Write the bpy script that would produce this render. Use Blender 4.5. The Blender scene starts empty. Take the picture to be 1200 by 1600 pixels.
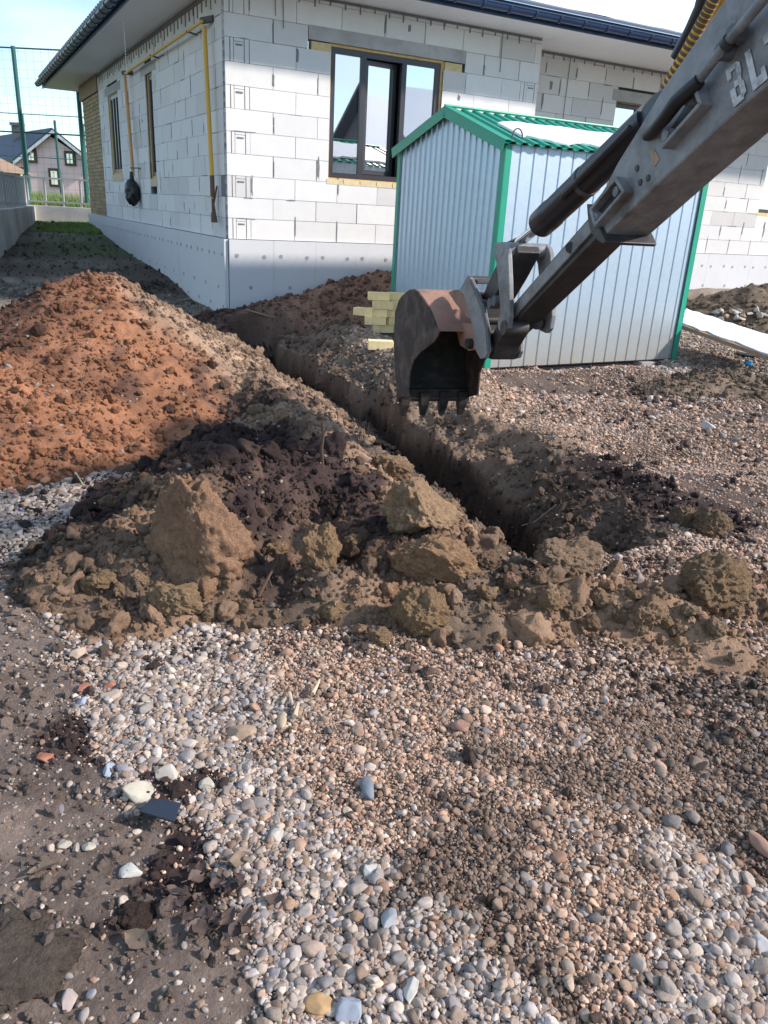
import bpy, math, random
import numpy as np
from mathutils import Vector, Matrix
random.seed(7); RS = np.random.RandomState(11)
S = bpy.context.scene
COL = S.collection
# ------------------------------------------------------------------ camera
FPX, PITCH, ROLL, CH = 1213.0, math.radians(21.156), math.radians(3.167), 1.5
Fv = np.array([0, math.cos(PITCH), -math.sin(PITCH)])
U0 = np.array([0, math.sin(PITCH), math.cos(PITCH)]); R0 = np.array([1.0, 0, 0])
Rv = math.cos(ROLL)*R0 + math.sin(ROLL)*U0
Uv = -math.sin(ROLL)*R0 + math.cos(ROLL)*U0
Oc = np.array([0, 0, CH])
cam = bpy.data.cameras.new('camera'); co = bpy.data.objects.new('camera', cam); COL.objects.link(co)
cam.sensor_fit = 'VERTICAL'; cam.sensor_height = 36; cam.sensor_width = 27
cam.lens = 36*FPX/1600; cam.clip_start = .05; cam.clip_end = 3000
M = Matrix(((Rv[0], Uv[0], -Fv[0], 0), (Rv[1], Uv[1], -Fv[1], 0), (Rv[2], Uv[2], -Fv[2], CH), (0, 0, 0, 1)))
co.matrix_world = M
S.camera = co
# ------------------------------------------------------------------ sky, sun, exposure
SUN_AZ, SUN_EL = math.radians(98), math.radians(31)
W = bpy.data.worlds.new('World'); S.world = W; W.use_nodes = True
nt = W.node_tree; nt.nodes.clear()
wo = nt.nodes.new('ShaderNodeOutputWorld'); bg = nt.nodes.new('ShaderNodeBackground')
sky = nt.nodes.new('ShaderNodeTexSky'); sky.sky_type = 'NISHITA'; sky.sun_disc = False
sky.sun_elevation = SUN_EL; sky.sun_rotation = SUN_AZ; sky.air_density = 1.0; sky.dust_density = .2; sky.ozone_density = 2.0
tc = nt.nodes.new('ShaderNodeTexCoord'); mp = nt.nodes.new('ShaderNodeMapping'); mp.inputs['Scale'].default_value = (1.0, 1.0, 3.2)
ns = nt.nodes.new('ShaderNodeTexNoise'); ns.inputs['Scale'].default_value = 2.1; ns.inputs['Detail'].default_value = 8; ns.inputs['Roughness'].default_value = .55
rp = nt.nodes.new('ShaderNodeValToRGB'); rp.color_ramp.elements[0].position = .44; rp.color_ramp.elements[1].position = .66
mx = nt.nodes.new('ShaderNodeMix'); mx.data_type = 'RGBA'; mx.inputs[7].default_value = (5.2, 5.6, 5.9, 1)
L = nt.links.new
L(tc.outputs['Generated'], mp.inputs['Vector']); L(mp.outputs[0], ns.inputs['Vector']); L(ns.outputs['Fac'], rp.inputs[0])
ml = nt.nodes.new('ShaderNodeMath'); ml.operation = 'MULTIPLY'; ml.inputs[1].default_value = .8; L(rp.outputs[0], ml.inputs[0])
L(ml.outputs[0], mx.inputs[0]); tn = nt.nodes.new('ShaderNodeVectorMath'); tn.operation = 'MULTIPLY'; tn.inputs[1].default_value = (.78, .94, 1.0); L(sky.outputs[0], tn.inputs[0]); L(tn.outputs[0], mx.inputs[6]); L(mx.outputs[2], bg.inputs['Color'])
bg.inputs['Strength'].default_value = .15; L(bg.outputs[0], wo.inputs['Surface'])
sl = bpy.data.lights.new('sun', 'SUN'); sl.energy = 4.1; sl.angle = math.radians(3.5); sl.color = (1.0, .915, .85)
so = bpy.data.objects.new('sun', sl); COL.objects.link(so)
sd = Vector((math.sin(SUN_AZ)*math.cos(SUN_EL), math.cos(SUN_AZ)*math.cos(SUN_EL), math.sin(SUN_EL)))
so.rotation_euler = sd.to_track_quat('Z', 'Y').to_euler(); so.location = sd*30
S.view_settings.view_transform = 'Standard'; S.view_settings.look = 'None'; S.view_settings.gamma = 1
S.view_settings.exposure = .62
S.render.resolution_x = 768; S.render.resolution_y = 1024

# ------------------------------------------------------------------ geometry of sight lines (turn a photo pixel into a point)
def ray(x, y): return (x-600)/FPX*Rv - (y-800)/FPX*Uv + Fv
def G(x, y, z=0.0):
    d = ray(x, y); return Oc + d*(z-CH)/d[2]
def PL(x, y, P, n):
    d = ray(x, y); n = np.array(n, float); return Oc + d*((np.array(P)-Oc)@n)/(d@n)
def AT(x, y, depth):
    d = ray(x, y); return Oc + d*depth/math.hypot(d[0], d[1])

# ------------------------------------------------------------------ noise
def _h(ix, iy, iz, s):
    n = (ix.astype(np.int64)*73856093) ^ (iy.astype(np.int64)*19349663) ^ (iz.astype(np.int64)*83492791) ^ (s*2654435)
    n = (n ^ (n >> 13))*1274126177; n = n & 0x7fffffff; n = (n ^ (n >> 16))*668265263 & 0x7fffffff
    return (n % 65536)/32768.0-1.0
def vn(x, y, z=None, s=0):
    if z is None: z = np.zeros_like(x)
    xi, yi, zi = np.floor(x), np.floor(y), np.floor(z); fx, fy, fz = x-xi, y-yi, z-zi
    fx = fx*fx*(3-2*fx); fy = fy*fy*(3-2*fy); fz = fz*fz*(3-2*fz)
    def c(a, b, d): return _h(xi+a, yi+b, zi+d, s)
    r0 = (c(0,0,0)*(1-fx)+c(1,0,0)*fx)*(1-fy)+(c(0,1,0)*(1-fx)+c(1,1,0)*fx)*fy
    if not fz.any(): return r0
    r1 = (c(0,0,1)*(1-fx)+c(1,0,1)*fx)*(1-fy)+(c(0,1,1)*(1-fx)+c(1,1,1)*fx)*fy
    return r0*(1-fz)+r1*fz
def fbm(x, y, z=None, o=4, s=0, g=.5):
    t = 0; a = 1.0
    for i in range(o):
        t = t+a*vn(x*2**i+17.3*i, y*2**i-9.1*i, None if z is None else z*2**i+3.3*i, s+i); a *= g
    return t
def cell(x, y, s=0):
    """distance to the nearest jittered point, in cells"""
    xi, yi = np.floor(x), np.floor(y); best = np.full(x.shape, 9.0)
    for a in (-1, 0, 1):
        for b in (-1, 0, 1):
            px = xi+a+.5+.42*_h(xi+a, yi+b, xi*0, s); py = yi+b+.5+.42*_h(xi+a, yi+b, xi*0, s+5)
            best = np.minimum(best, (px-x)**2+(py-y)**2)
    return np.sqrt(best)
def sm(a, b, x):
    t = np.clip((x-a)/(b-a), 0, 1); return t*t*(3-2*t)

# ------------------------------------------------------------------ materials
def mat(name, color=(.5,.5,.5), rough=.8, metal=0.0, attr=None, noise=0.0, nscale=8.0, bump=0.0, bscale=40.0, dirt=None, dscale=3.0, damt=.5, spec=.5, inst=False, bdist=.01, darkpit=0.0):
    m = bpy.data.materials.new(name); m.use_nodes = True; t = m.node_tree; b = t.nodes['Principled BSDF']; k = t.links.new
    b.inputs['Roughness'].default_value = rough; b.inputs['Metallic'].default_value = metal
    b.inputs['Specular IOR Level'].default_value = spec
    tcn = t.nodes.new('ShaderNodeTexCoord'); vec = tcn.outputs['Object']
    if attr:
        a = t.nodes.new('ShaderNodeAttribute'); a.attribute_name = attr; a.attribute_type = 'INSTANCER' if inst else 'GEOMETRY'; c = a.outputs['Color']
    else:
        rgb = t.nodes.new('ShaderNodeRGB'); rgb.outputs[0].default_value = (*color, 1); c = rgb.outputs[0]
    def noise_n(scale, det=6, rg=.6):
        n = t.nodes.new('ShaderNodeTexNoise'); n.inputs['Scale'].default_value = scale; n.inputs['Detail'].default_value = det; n.inputs['Roughness'].default_value = rg; k(vec, n.inputs['Vector']); return n.outputs['Fac']
    if dirt:
        r = t.nodes.new('ShaderNodeMapRange'); r.inputs[1].default_value = .45; r.inputs[2].default_value = .68; r.inputs[4].default_value = damt
        k(noise_n(dscale, 8, .65), r.inputs[0]); x = t.nodes.new('ShaderNodeMix'); x.data_type = 'RGBA'; k(r.outputs[0], x.inputs[0]); k(c, x.inputs[6]); x.inputs[7].default_value = (*dirt, 1); c = x.outputs[2]
    if noise:
        r = t.nodes.new('ShaderNodeMapRange'); r.inputs[1].default_value = .25; r.inputs[2].default_value = .75; r.inputs[3].default_value = 1-noise; r.inputs[4].default_value = 1+noise
        k(noise_n(nscale, 8, .7), r.inputs[0]); v = t.nodes.new('ShaderNodeVectorMath'); v.operation = 'SCALE'; k(c, v.inputs[0]); k(r.outputs[0], v.inputs['Scale']); c = v.outputs[0]
    k(c, b.inputs['Base Color'])
    if bump:
        bp = t.nodes.new('ShaderNodeBump'); bp.inputs['Strength'].default_value = bump; bp.inputs['Distance'].default_value = bdist
        k(noise_n(bscale, 8, .7), bp.inputs['Height']); k(bp.outputs[0], b.inputs['Normal'])
    return m
MT = {}
MT['ground'] = mat('soil', attr='col', rough=.95, noise=.28, nscale=26, bump=.9, bscale=55, spec=.2, bdist=.02)
MT['crumb'] = mat('crumb', attr='pcol', inst=True, rough=.95, noise=.3, nscale=5, bump=.6, bscale=9, spec=.2, bdist=.15)
MT['pebble'] = mat('pebble', attr='pcol', inst=True, rough=.75, noise=.2, nscale=2.2, bump=.25, bscale=5, spec=.35, bdist=.1, dirt=(.16,.12,.09), dscale=1.5, damt=.45)
MT['clod'] = mat('clod_soil', attr='col', rough=.95, noise=.45, nscale=55, bump=1.0, bscale=130, spec=.2, bdist=.03)
MT['block'] = mat('aerated_block', attr='col', rough=.9, noise=.05, nscale=6, bump=.25, bscale=60, bdist=.004)
MT['mortar'] = mat('mortar', (.2,.2,.205), .95, noise=.3, nscale=12, bump=.6, bscale=50)
MT['mortarl'] = mat('concrete', (.42,.41,.4), .9, noise=.15, nscale=5, bump=.3, bscale=40, dirt=(.25,.24,.23), dscale=3)
MT['xps'] = mat('insulation', (.60,.60,.61), .75, noise=.035, nscale=2.5, bump=.1, bscale=25, dirt=(.5,.5,.52), dscale=1.2, damt=.3)
MT['dowel'] = mat('dowel', (.33,.33,.36), .7)
MT['soffit'] = mat('soffit', (.85,.85,.87), .45, noise=.04)
MT['gutter'] = mat('gutter_paint', (.022,.05,.12), .3, noise=.15, nscale=3)
MT['pvc'] = mat('window_frame', (.035,.033,.04), .35)
MT['foam'] = mat('mounting_foam', (.62,.40,.16), .9, noise=.3, nscale=20, bump=.6, bscale=40)
MT['ybrick'] = mat('yellow_brick', attr='col', rough=.85, noise=.18, nscale=14, bump=.4, bscale=60, bdist=.004)
MT['ypipe'] = mat('yellow_paint', (.72,.41,.05), .45, noise=.12, nscale=4, dirt=(.5,.27,.05), dscale=4)
MT['opipe'] = mat('orange_paint', (.62,.33,.12), .5, noise=.12, nscale=4)
MT['steel'] = mat('dark_steel', (.10,.10,.11), .6, noise=.2)
MT['rust'] = mat('rusty_steel', (.16,.09,.06), .85, noise=.3, nscale=12)
MT['bag'] = mat('black_plastic', (.012,.013,.015), .35)
MT['green'] = mat('green_paint', (.012,.30,.19), .4, noise=.1, nscale=3)
MT['galv'] = mat('galvanised_sheet', (.46,.57,.67), .42, metal=.6, noise=.07, nscale=22, dirt=(.42,.45,.48), dscale=1.2, damt=.3, bump=.06, bscale=1.3, bdist=.05)
MT['bmud'] = mat('dried_mud_steel', (.045,.033,.028), .85, noise=.4, nscale=14, dirt=(.15,.10,.075), dscale=7, damt=.8, bump=.7, bscale=40)
MT['snow'] = mat('snow', (.85,.88,.93), .7, noise=.02, bump=.4, bscale=14, bdist=.03)
MT['roof'] = mat('roof_metal', (.022,.045,.10), .35)
MT['armp'] = mat('worn_grey_paint', (.24,.238,.245), .5, noise=.35, nscale=11, dirt=(.085,.072,.062), dscale=5, damt=.95, bump=.2, bscale=30)
MT['armd'] = mat('oily_dark_steel', (.035,.032,.033), .5, noise=.3, nscale=12, dirt=(.08,.065,.055), dscale=6, damt=.7, bump=.2, bscale=40)
MT['hydr'] = mat('cylinder_paint', (.022,.023,.028), .38, noise=.15, nscale=5)
MT['chrome'] = mat('chrome_rod', (.75,.77,.8), .12, metal=1)
MT['brust'] = mat('rusty_bucket', (.34,.185,.125), .8, noise=.3, nscale=16, dirt=(.10,.075,.07), dscale=8, damt=.85, bump=.4, bscale=50)
MT['muddy'] = mat('muddy_shaded_steel', (.010,.009,.009), .7, noise=.4, nscale=18, dirt=(.05,.036,.028), dscale=10, damt=.8, bump=.8, bscale=40)  # mud on teeth and edge; near-black base also paints the bucket's inner shade
MT['decal'] = mat('white_decal', (.55,.55,.56), .7, noise=.2, nscale=22, dirt=(.17,.17,.17), dscale=24, damt=.9)
MT['tan_decal'] = mat('tan_decal', (.42,.27,.17), .7, noise=.2, nscale=40, dirt=(.2,.16,.13), dscale=60, damt=.8)
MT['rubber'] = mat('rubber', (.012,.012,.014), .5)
MT['hoseY'] = mat('yellow_boom_paint', (.75,.47,.06), .55, noise=.15, nscale=10, dirt=(.3,.2,.08), dscale=6)
MT['pinkwall'] = mat('pink_siding', (.95,.66,.62), .85, noise=.04)
MT['shutter'] = mat('brown_trim', (.10,.06,.045), .7)
MT['slate'] = mat('slate_roof', (.07,.08,.11), .6, noise=.15, nscale=1)
MT['white'] = mat('white_paint', (.75,.75,.76), .6)
MT['fgreen'] = mat('fence_green', (.02,.11,.10), .5)
MT['rail'] = mat('grey_rail', (.38,.37,.37), .6, noise=.15, nscale=4)
MT['lowwall'] = mat('low_wall_concrete', (.56,.54,.51), .9, noise=.12, nscale=1.5, dirt=(.30,.29,.28), dscale=.9, damt=.8, bump=.3, bscale=20)
MT['wood'] = mat('wood', (.30,.20,.13), .85, noise=.25, nscale=9, bump=.3)
MT['oldwood'] = mat('old_wood', (.16,.13,.125), .9, noise=.25, nscale=9, bump=.3)
MT['conc'] = mat('concrete_block', (.33,.31,.29), .95, noise=.2, nscale=9, bump=.6, bscale=40)
MT['rock'] = mat('rock', attr='col', rough=.8, noise=.12, nscale=14, bump=.35, bscale=30, bdist=.006)
MT['redbrick'] = mat('red_brick', (.36,.13,.08), .9, noise=.25, nscale=25, bump=.6, bscale=60, bdist=.006, dirt=(.25,.17,.13), dscale=14)
MT['plate'] = mat('dark_blue_slate', (.018,.026,.045), .42, noise=.25, nscale=12, bump=.1)
MT['blue'] = mat('blue_plastic', (.02,.30,.62), .4)
MT['greyp'] = mat('grey_plastic', (.36,.38,.42), .5)
MT['twig'] = mat('twig_bark', (.075,.045,.03), .9, noise=.3, nscale=40)
MT['straw'] = mat('pale_wood', (.52,.40,.28), .8, noise=.2, nscale=40)
MT['leaf'] = mat('dead_leaf', attr='col', rough=.7, noise=.3, nscale=50)
MT['grass'] = mat('grass_blade', (.19,.28,.08), .8, noise=.2, nscale=1)
MT['gbrick'] = mat('grey_masonry', (.16,.155,.16), .9, noise=.2, nscale=2)
def splash(m, top, colr, amt):
    t = m.node_tree; b_ = t.nodes['Principled BSDF']; k = t.links.new; src = b_.inputs['Base Color'].links[0].from_socket
    c_ = t.nodes.new('ShaderNodeTexCoord'); sp = t.nodes.new('ShaderNodeSeparateXYZ'); k(c_.outputs['Object'], sp.inputs[0])
    r = t.nodes.new('ShaderNodeMapRange'); r.inputs[1].default_value = 0; r.inputs[2].default_value = top; r.inputs[3].default_value = 1; r.inputs[4].default_value = 0; k(sp.outputs['Z'], r.inputs[0])
    n = t.nodes.new('ShaderNodeTexNoise'); n.inputs['Scale'].default_value = 9; n.inputs['Detail'].default_value = 9; n.inputs['Roughness'].default_value = .75; k(c_.outputs['Object'], n.inputs['Vector'])
    q = t.nodes.new('ShaderNodeMath'); q.operation = 'MULTIPLY'; k(r.outputs[0], q.inputs[0]); k(n.outputs['Fac'], q.inputs[1])
    q2 = t.nodes.new('ShaderNodeMath'); q2.operation = 'MULTIPLY'; q2.use_clamp = True; q2.inputs[1].default_value = amt; k(q.outputs[0], q2.inputs[0])
    x = t.nodes.new('ShaderNodeMix'); x.data_type = 'RGBA'; k(q2.outputs[0], x.inputs[0]); k(src, x.inputs[6]); x.inputs[7].default_value = (*colr, 1); k(x.outputs[2], b_.inputs['Base Color'])
splash(MT['galv'], .75, (.50,.45,.37), 1.5)
g = bpy.data.materials.new('window_glass'); g.use_nodes = True; b = g.node_tree.nodes['Principled BSDF']
b.inputs['Base Color'].default_value = (.03,.035,.045,1); b.inputs['Roughness'].default_value = .015; b.inputs['Specular IOR Level'].default_value = 1.0; b.inputs['IOR'].default_value = 3.6
MT['glass'] = g

# ------------------------------------------------------------------ mesh helpers
def tag(o, label=None, cat=None, group=None, kind=None):
    if label: o['label'] = label
    if cat: o['category'] = cat
    if group: o['group'] = group
    if kind: o['kind'] = kind
    return o
def thing(name, loc, label, cat, group=None):
    o = bpy.data.objects.new(name, None); COL.objects.link(o); o.location = loc; o.empty_display_size = .2
    o['org'] = [float(c) for c in loc]
    return tag(o, label, cat, group)
def rorg(o):
    while o.parent: o = o.parent
    return np.array(o['org']) if 'org' in o else np.zeros(3)
class MB:
    def __init__(s): s.v = []; s.f = []; s.c = []; s.cur = None
    def add(s, vs, fs, col=None):
        n = len(s.v); s.v.extend([tuple(map(float, v)) for v in vs]); s.f.extend([tuple(i+n for i in f) for f in fs]); s.c.extend([col or (1,1,1)]*len(vs)); return s
    def prism(s, pts, vec, col=None):
        vec = np.array(vec); n = len(pts); a = [np.array(p) for p in pts]; b = [p+vec for p in a]
        fs = [tuple(range(n-1, -1, -1)), tuple(range(n, 2*n))]+[(i, (i+1) % n, n+(i+1) % n, n+i) for i in range(n)]
        return s.add(a+b, fs, col)
    def obox(s, o, ex, ey, ez, col=None):
        o = np.array(o, float); ex = np.array(ex, float); ey = np.array(ey, float); ez = np.array(ez, float)
        return s.prism([o, o+ex, o+ex+ey, o+ey], ez, col)
    def box(s, c, sz, rz=0, col=None):
        x, y, z = sz; cx, sx = math.cos(rz), math.sin(rz); ex = np.array([cx, sx, 0])*x; ey = np.array([-sx, cx, 0])*y; ez = np.array([0, 0, z])
        return s.obox(np.array(c)-ex/2-ey/2-ez/2, ex, ey, ez, col)
    def bar(s, p, q, w, h, up=(0,0,1), col=None):
        p = np.array(p, float); q = np.array(q, float); d = (q-p); d /= np.linalg.norm(d); u = np.array(up, float); sd_ = np.cross(d, u)
        sd_ /= max(np.linalg.norm(sd_), 1e-6); u = np.cross(sd_, d)
        return s.obox(p-sd_*w/2-u*h/2, sd_*w, u*h, q-p, col)
    def tube(s, pts, r, n=10, col=None, cap=True):
        P = [np.array(p, float) for p in pts]; rr = r if hasattr(r, '__len__') else [r]*len(P); vs = []; fs = []; prev = None
        for i, p in enumerate(P):
            d = P[min(i+1, len(P)-1)]-P[max(i-1, 0)]; d /= max(np.linalg.norm(d), 1e-9)
            if prev is None:
                a = np.cross(d, [0, 0, 1.]); 
                if np.linalg.norm(a) < 1e-3: a = np.array([1., 0, 0])
            else: a = prev-d*(prev@d)
            a /= np.linalg.norm(a); prev = a; bb = np.cross(d, a)
            vs += [p+rr[i]*(a*math.cos(2*math.pi*k/n)+bb*math.sin(2*math.pi*k/n)) for k in range(n)]
        for i in range(len(P)-1):
            for k in range(n): fs.append((i*n+k, i*n+(k+1) % n, (i+1)*n+(k+1) % n, (i+1)*n+k))
        if cap: fs += [tuple(range(n-1, -1, -1)), tuple(range((len(P)-1)*n, len(P)*n))]
        return s.add(vs, fs, col)
    def build(s, name, m, parent=None, smooth=False, bevel=0, origin=None):
        me = bpy.data.meshes.new(name); org = rorg(parent) if parent else (np.array(origin) if origin is not None else np.zeros(3))
        V = np.array(s.v)-org; me.from_pydata(V.tolist(), [], s.f)
        ca = me.color_attributes.new('col', 'FLOAT_COLOR', 'POINT'); ca.data.foreach_set('color', np.array([(*c, 1) for c in s.c], dtype=np.float32).ravel())
        me.materials.append(MT[m] if isinstance(m, str) else m)
        if smooth: me.polygons.foreach_set('use_smooth', [True]*len(me.polygons))
        o = bpy.data.objects.new(name, me); COL.objects.link(o)
        if parent: o.parent = parent
        elif origin is not None: o.location = origin
        import bmesh
        bm = bmesh.new(); bm.from_mesh(me); bmesh.ops.recalc_face_normals(bm, faces=bm.faces); bm.to_mesh(me); bm.free()
        if bevel:
            bv = o.modifiers.new('bevel', 'BEVEL'); bv.width = bevel; bv.segments = 2; bv.limit_method = 'ANGLE'
        if smooth:
            try: me.set_sharp_from_angle(angle=math.radians(42))
            except Exception: pass
        return o
def npmesh(name, V, Fq, cols, m, smooth=True):
    me = bpy.data.meshes.new(name); n = len(V); k = Fq.shape[1]
    me.vertices.add(n); me.vertices.foreach_set('co', V.astype(np.float32).ravel())
    me.loops.add(Fq.size); me.loops.foreach_set('vertex_index', Fq.astype(np.int32).ravel())
    me.polygons.add(len(Fq)); me.polygons.foreach_set('loop_start', np.arange(0, Fq.size, k, dtype=np.int32)); me.polygons.foreach_set('loop_total', np.full(len(Fq), k, dtype=np.int32))
    me.polygons.foreach_set('use_smooth', np.full(len(Fq), smooth)); me.update(calc_edges=True); me.validate()
    if cols is not None:
        ca = me.color_attributes.new('col', 'FLOAT_COLOR', 'POINT'); ca.data.foreach_set('color', np.c_[cols, np.ones(n)].astype(np.float32).ravel())
    me.materials.append(m); o = bpy.data.objects.new(name, me); COL.objects.link(o); return o

# ------------------------------------------------------------------ terrain functions (world metres)
TD = np.array([-.399, .917]); TN = np.array([.917, .399])      # trench axis and its normal (to the right)
TU0 = 1.98                                                      # left lip
HR = np.array([math.cos(math.radians(61.39)), -math.sin(math.radians(61.39)), 0])     # outward normal of the house's right face
TR = np.array([math.sin(math.radians(61.39)), math.cos(math.radians(61.39)), 0])      # along the right face
TL = -HR                                                                              # along the left face, away
HC = np.array([-2.178, 10.476, 0.0]); FZ = 1.069
def base(x, y):
    r = .07*np.clip(y-9.4, 0, 11.3); r = np.where(y < 9.9, .07*np.clip(y-8.9, 0, 1)**2/2*1.0+0, r)
    r = np.minimum(r, .79)
    return r
def trench(x, y):
    u = x*TN[0]+y*TN[1]-TU0; v = x*TD[0]+y*TD[1]
    u = u+.08*fbm(v*1.5, u*1.5, o=2, s=31)+.035*fbm(v*4.3, u*4, o=4, s=34, g=.7)+.02*fbm(v*14, u*14, o=3, s=32)
    wid = np.interp(v, [2.6, 3.3, 4.5, 6, 9], [.86, .98, 1.14, 1.08, .82])
    bot = wid*.50; k_ = np.clip((u-bot)/(wid-bot), 0, 1); far_ = sm(4.8, 6.2, v); q_ = .72+.26*far_; rise = np.where(k_ < .20, k_/.20*q_, q_+(1-q_)*((k_-.20)/.80)**.9)
    prof = np.where(u < .2, -sm(-.02, .08, u), -1+rise)
    prof = np.where(u > wid, 0, np.minimum(prof, 0))
    prof = np.where((u > -.02) & (u <= bot), -sm(-.02, .10, u), prof)
    ends = sm(2.74, 2.98, v+.06*fbm(x*5, y*5, o=3, s=8))*(1-sm(9.2, 9.6, v))
    return prof*.8*ends
def undul(x, y):
    z = .035*fbm(x*.9, y*.9, o=2, s=3)*sm(1.0, 4, y)
    z = z+.012*fbm(x*4, y*4, o=3, s=5)
    # wheel rut across the gravel, right
    u = y-(5.15+.25*(x-1.6)); z = z-.05*np.exp(-(u/.22)**2)*sm(1.2, 1.8, x); z = z+.05*np.exp(-((u-.5)/.25)**2)*sm(.9, 1.4, x)
    u = x-(1.05+.16*(y-2)); z = z-.035*np.exp(-(u/.18)**2)*sm(3.4, 2.4, y)
    # low gravel ridge in front of the shed
    z = z+.13*np.exp(-((y-(7.35+.42*(x-.9)))/.30)**2)*sm(.5, .9, x)*sm(3.4, 2.6, x)
    return z
def softcone(x, y, cx, cy, H, R, p=1.0, ax=1.0, rot=0.0):
    dx, dy = x-cx, y-cy; c, s_ = math.cos(rot), math.sin(rot); a, b_ = (dx*c+dy*s_)/ax, -dx*s_+dy*c
    r = np.sqrt(a*a+b_*b_); return H-(H/R)*np.sqrt(r*r+(.09*R)**2)
def P2(px, py, z): q = G(px, py, z); return q[0], q[1]
def ridge(x, y, pts, R):
    """pts: list of (x,y,h); height falls off linearly over R"""
    out = np.full(x.shape, -9.0)
    for (x0, y0, h0), (x1, y1, h1) in zip(pts[:-1], pts[1:]):
        dx, dy = x1-x0, y1-y0; t = np.clip(((x-x0)*dx+(y-y0)*dy)/(dx*dx+dy*dy), 0, 1); d = np.hypot(x-x0-dx*t, y-y0-dy*t)
        h = h0+(h1-h0)*t; r = R*(.5+.5*h/.35); out = np.maximum(out, h-h/r*np.sqrt(d*d+.004))
    return out
pk = lambda px, py, z: (*P2(px, py, z), z)
HEAPS = {}
def heap_red(x, y):
    wx = x+.06*fbm(x*1.7, y*1.7, o=3, s=41); wy = y+.06*fbm(x*1.7, y*1.7, o=3, s=42)
    a = P2(140, 428, .92); h = softcone(wx, wy, a[0], a[1], 1.05, 1.72)
    b_ = P2(0, 520, .62); h = np.maximum(h, softcone(wx, wy, b_[0]-.1, b_[1]-.1, .58, 1.40))
    c = P2(215, 500, .62); h = np.maximum(h, softcone(wx, wy, c[0], c[1], .66, 1.35))
    d = P2(-150, 480, .7); h = np.maximum(h, softcone(wx, wy, d[0], d[1], .55, 1.4))
    return h
def mx3(*a):
    r = a[0]
    for q in a[1:]: r = np.maximum(r, q)
    return r
def heap_dark(x, y):
    wx = x+.09*fbm(x*2.1, y*2.1, o=3, s=51); wy = y+.09*fbm(x*2.1, y*2.1, o=3, s=52)
    return mx3(ridge(wx, wy, [pk(330, 505, .30), pk(395, 560, .30), pk(455, 640, .30), pk(500, 700, .33), pk(560, 760, .30), pk(640, 790, .30), pk(700, 850, .22), pk(800, 885, .14), pk(930, 905, .13), pk(1060, 915, .12), pk(1130, 905, .10)], .62),
                      ridge(wx, wy, [pk(500, 700, .36), pk(400, 700, .42), pk(330, 740, .40), pk(230, 800, .28), pk(160, 860, .10)], .60), ridge(wx, wy, [pk(330, 740, .38), pk(240, 745, .22), pk(170, 780, .15), pk(135, 800, .14), pk(120, 850, .10)], .5), ridge(wx, wy, [pk(360, 660, .30), pk(270, 710, .24), pk(200, 750, .15)], .5))
def heap_dark2(x, y):
    h = heap_dark(x, y)
    return np.maximum(h, ridge(x, y, [pk(260, 850, .14), pk(300, 850, .18), pk(420, 860, .20), pk(560, 880, .17), pk(660, 900, .12)], .36))
def heap_back(x, y):
    wx = x+.06*fbm(x*2.1, y*2.1, o=3, s=61); wy = y+.06*fbm(x*2.1, y*2.1, o=3, s=62)
    return ridge(wx, wy, [pk(372, 492, .24), pk(400, 478, .33), pk(470, 468, .36), pk(540, 447, .50), pk(598, 436, .60), pk(650, 440, .55)], 1.15)
def heap_small(x, y):
    return ridge(x, y, [pk(1050, 592, .14), pk(1120, 572, .24), pk(1170, 580, .18)], .75)
def heap_far(x, y):
    q = (5.35, 12.6, .3); return ridge(x, y, [(5.6, 12.7, .5), (6.6, 13.2, .62), (8.2, 14.2, .6)], 1.1)
def rough_soil(x, y):
    n = .045*fbm(x*5, y*5, o=5, s=71, g=.6)
    c = cell(x*9, y*9, 3); n = n+.028*(.62-c)*sm(-.2, .5, vn(x*1.3, y*1.3, s=9))
    c = cell(x*26, y*26, 4); n = n+.010*(.6-c)
    return n
HEAPS = dict(red=heap_red, dark=heap_dark2, back=heap_back, small=heap_small, far=heap_far)
AMP = dict(red=.42, dark=1.05, back=.35, small=.6, far=.8)
def tmask(x, y):       # heaps stay off the trench
    u = x*TN[0]+y*TN[1]-TU0; v = x*TD[0]+y*TD[1]
    wid = np.interp(v, [2.6, 3.3, 4.5, 6, 9], [.86, .98, 1.14, 1.08, .82])
    return sm(-.10, .02, u+.08*fbm(v*1.5, u*1.5, o=2, s=31)+.035*fbm(v*4.3, u*4, o=4, s=34, g=.7)+.03*fbm(x*9, y*9, o=3, s=77))*(1-sm(wid-.1, wid+.08, u))*sm(2.7, 2.95, v)
def heap_h(k, x, y):
    h = HEAPS[k](x, y); h = h+rough_soil(x, y)*AMP[k]*sm(-.05, .12, h)
    if k == 'dark':
        u = x*TN[0]+y*TN[1]-TU0; h = np.minimum(h, .10-.06*sm(4.8, 6.2, x*TD[0]+y*TD[1])+.03*fbm(x*6, y*6, o=2, s=33)+.75*np.maximum(0, -u)+np.where(x*TD[0]+y*TD[1] < 2.9, 1, 0))
    if k in ('dark', 'back'): h = h-1.2*tmask(x, y)*(1-sm(9.2, 9.6, x*TD[0]+y*TD[1]))
    return h
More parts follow.
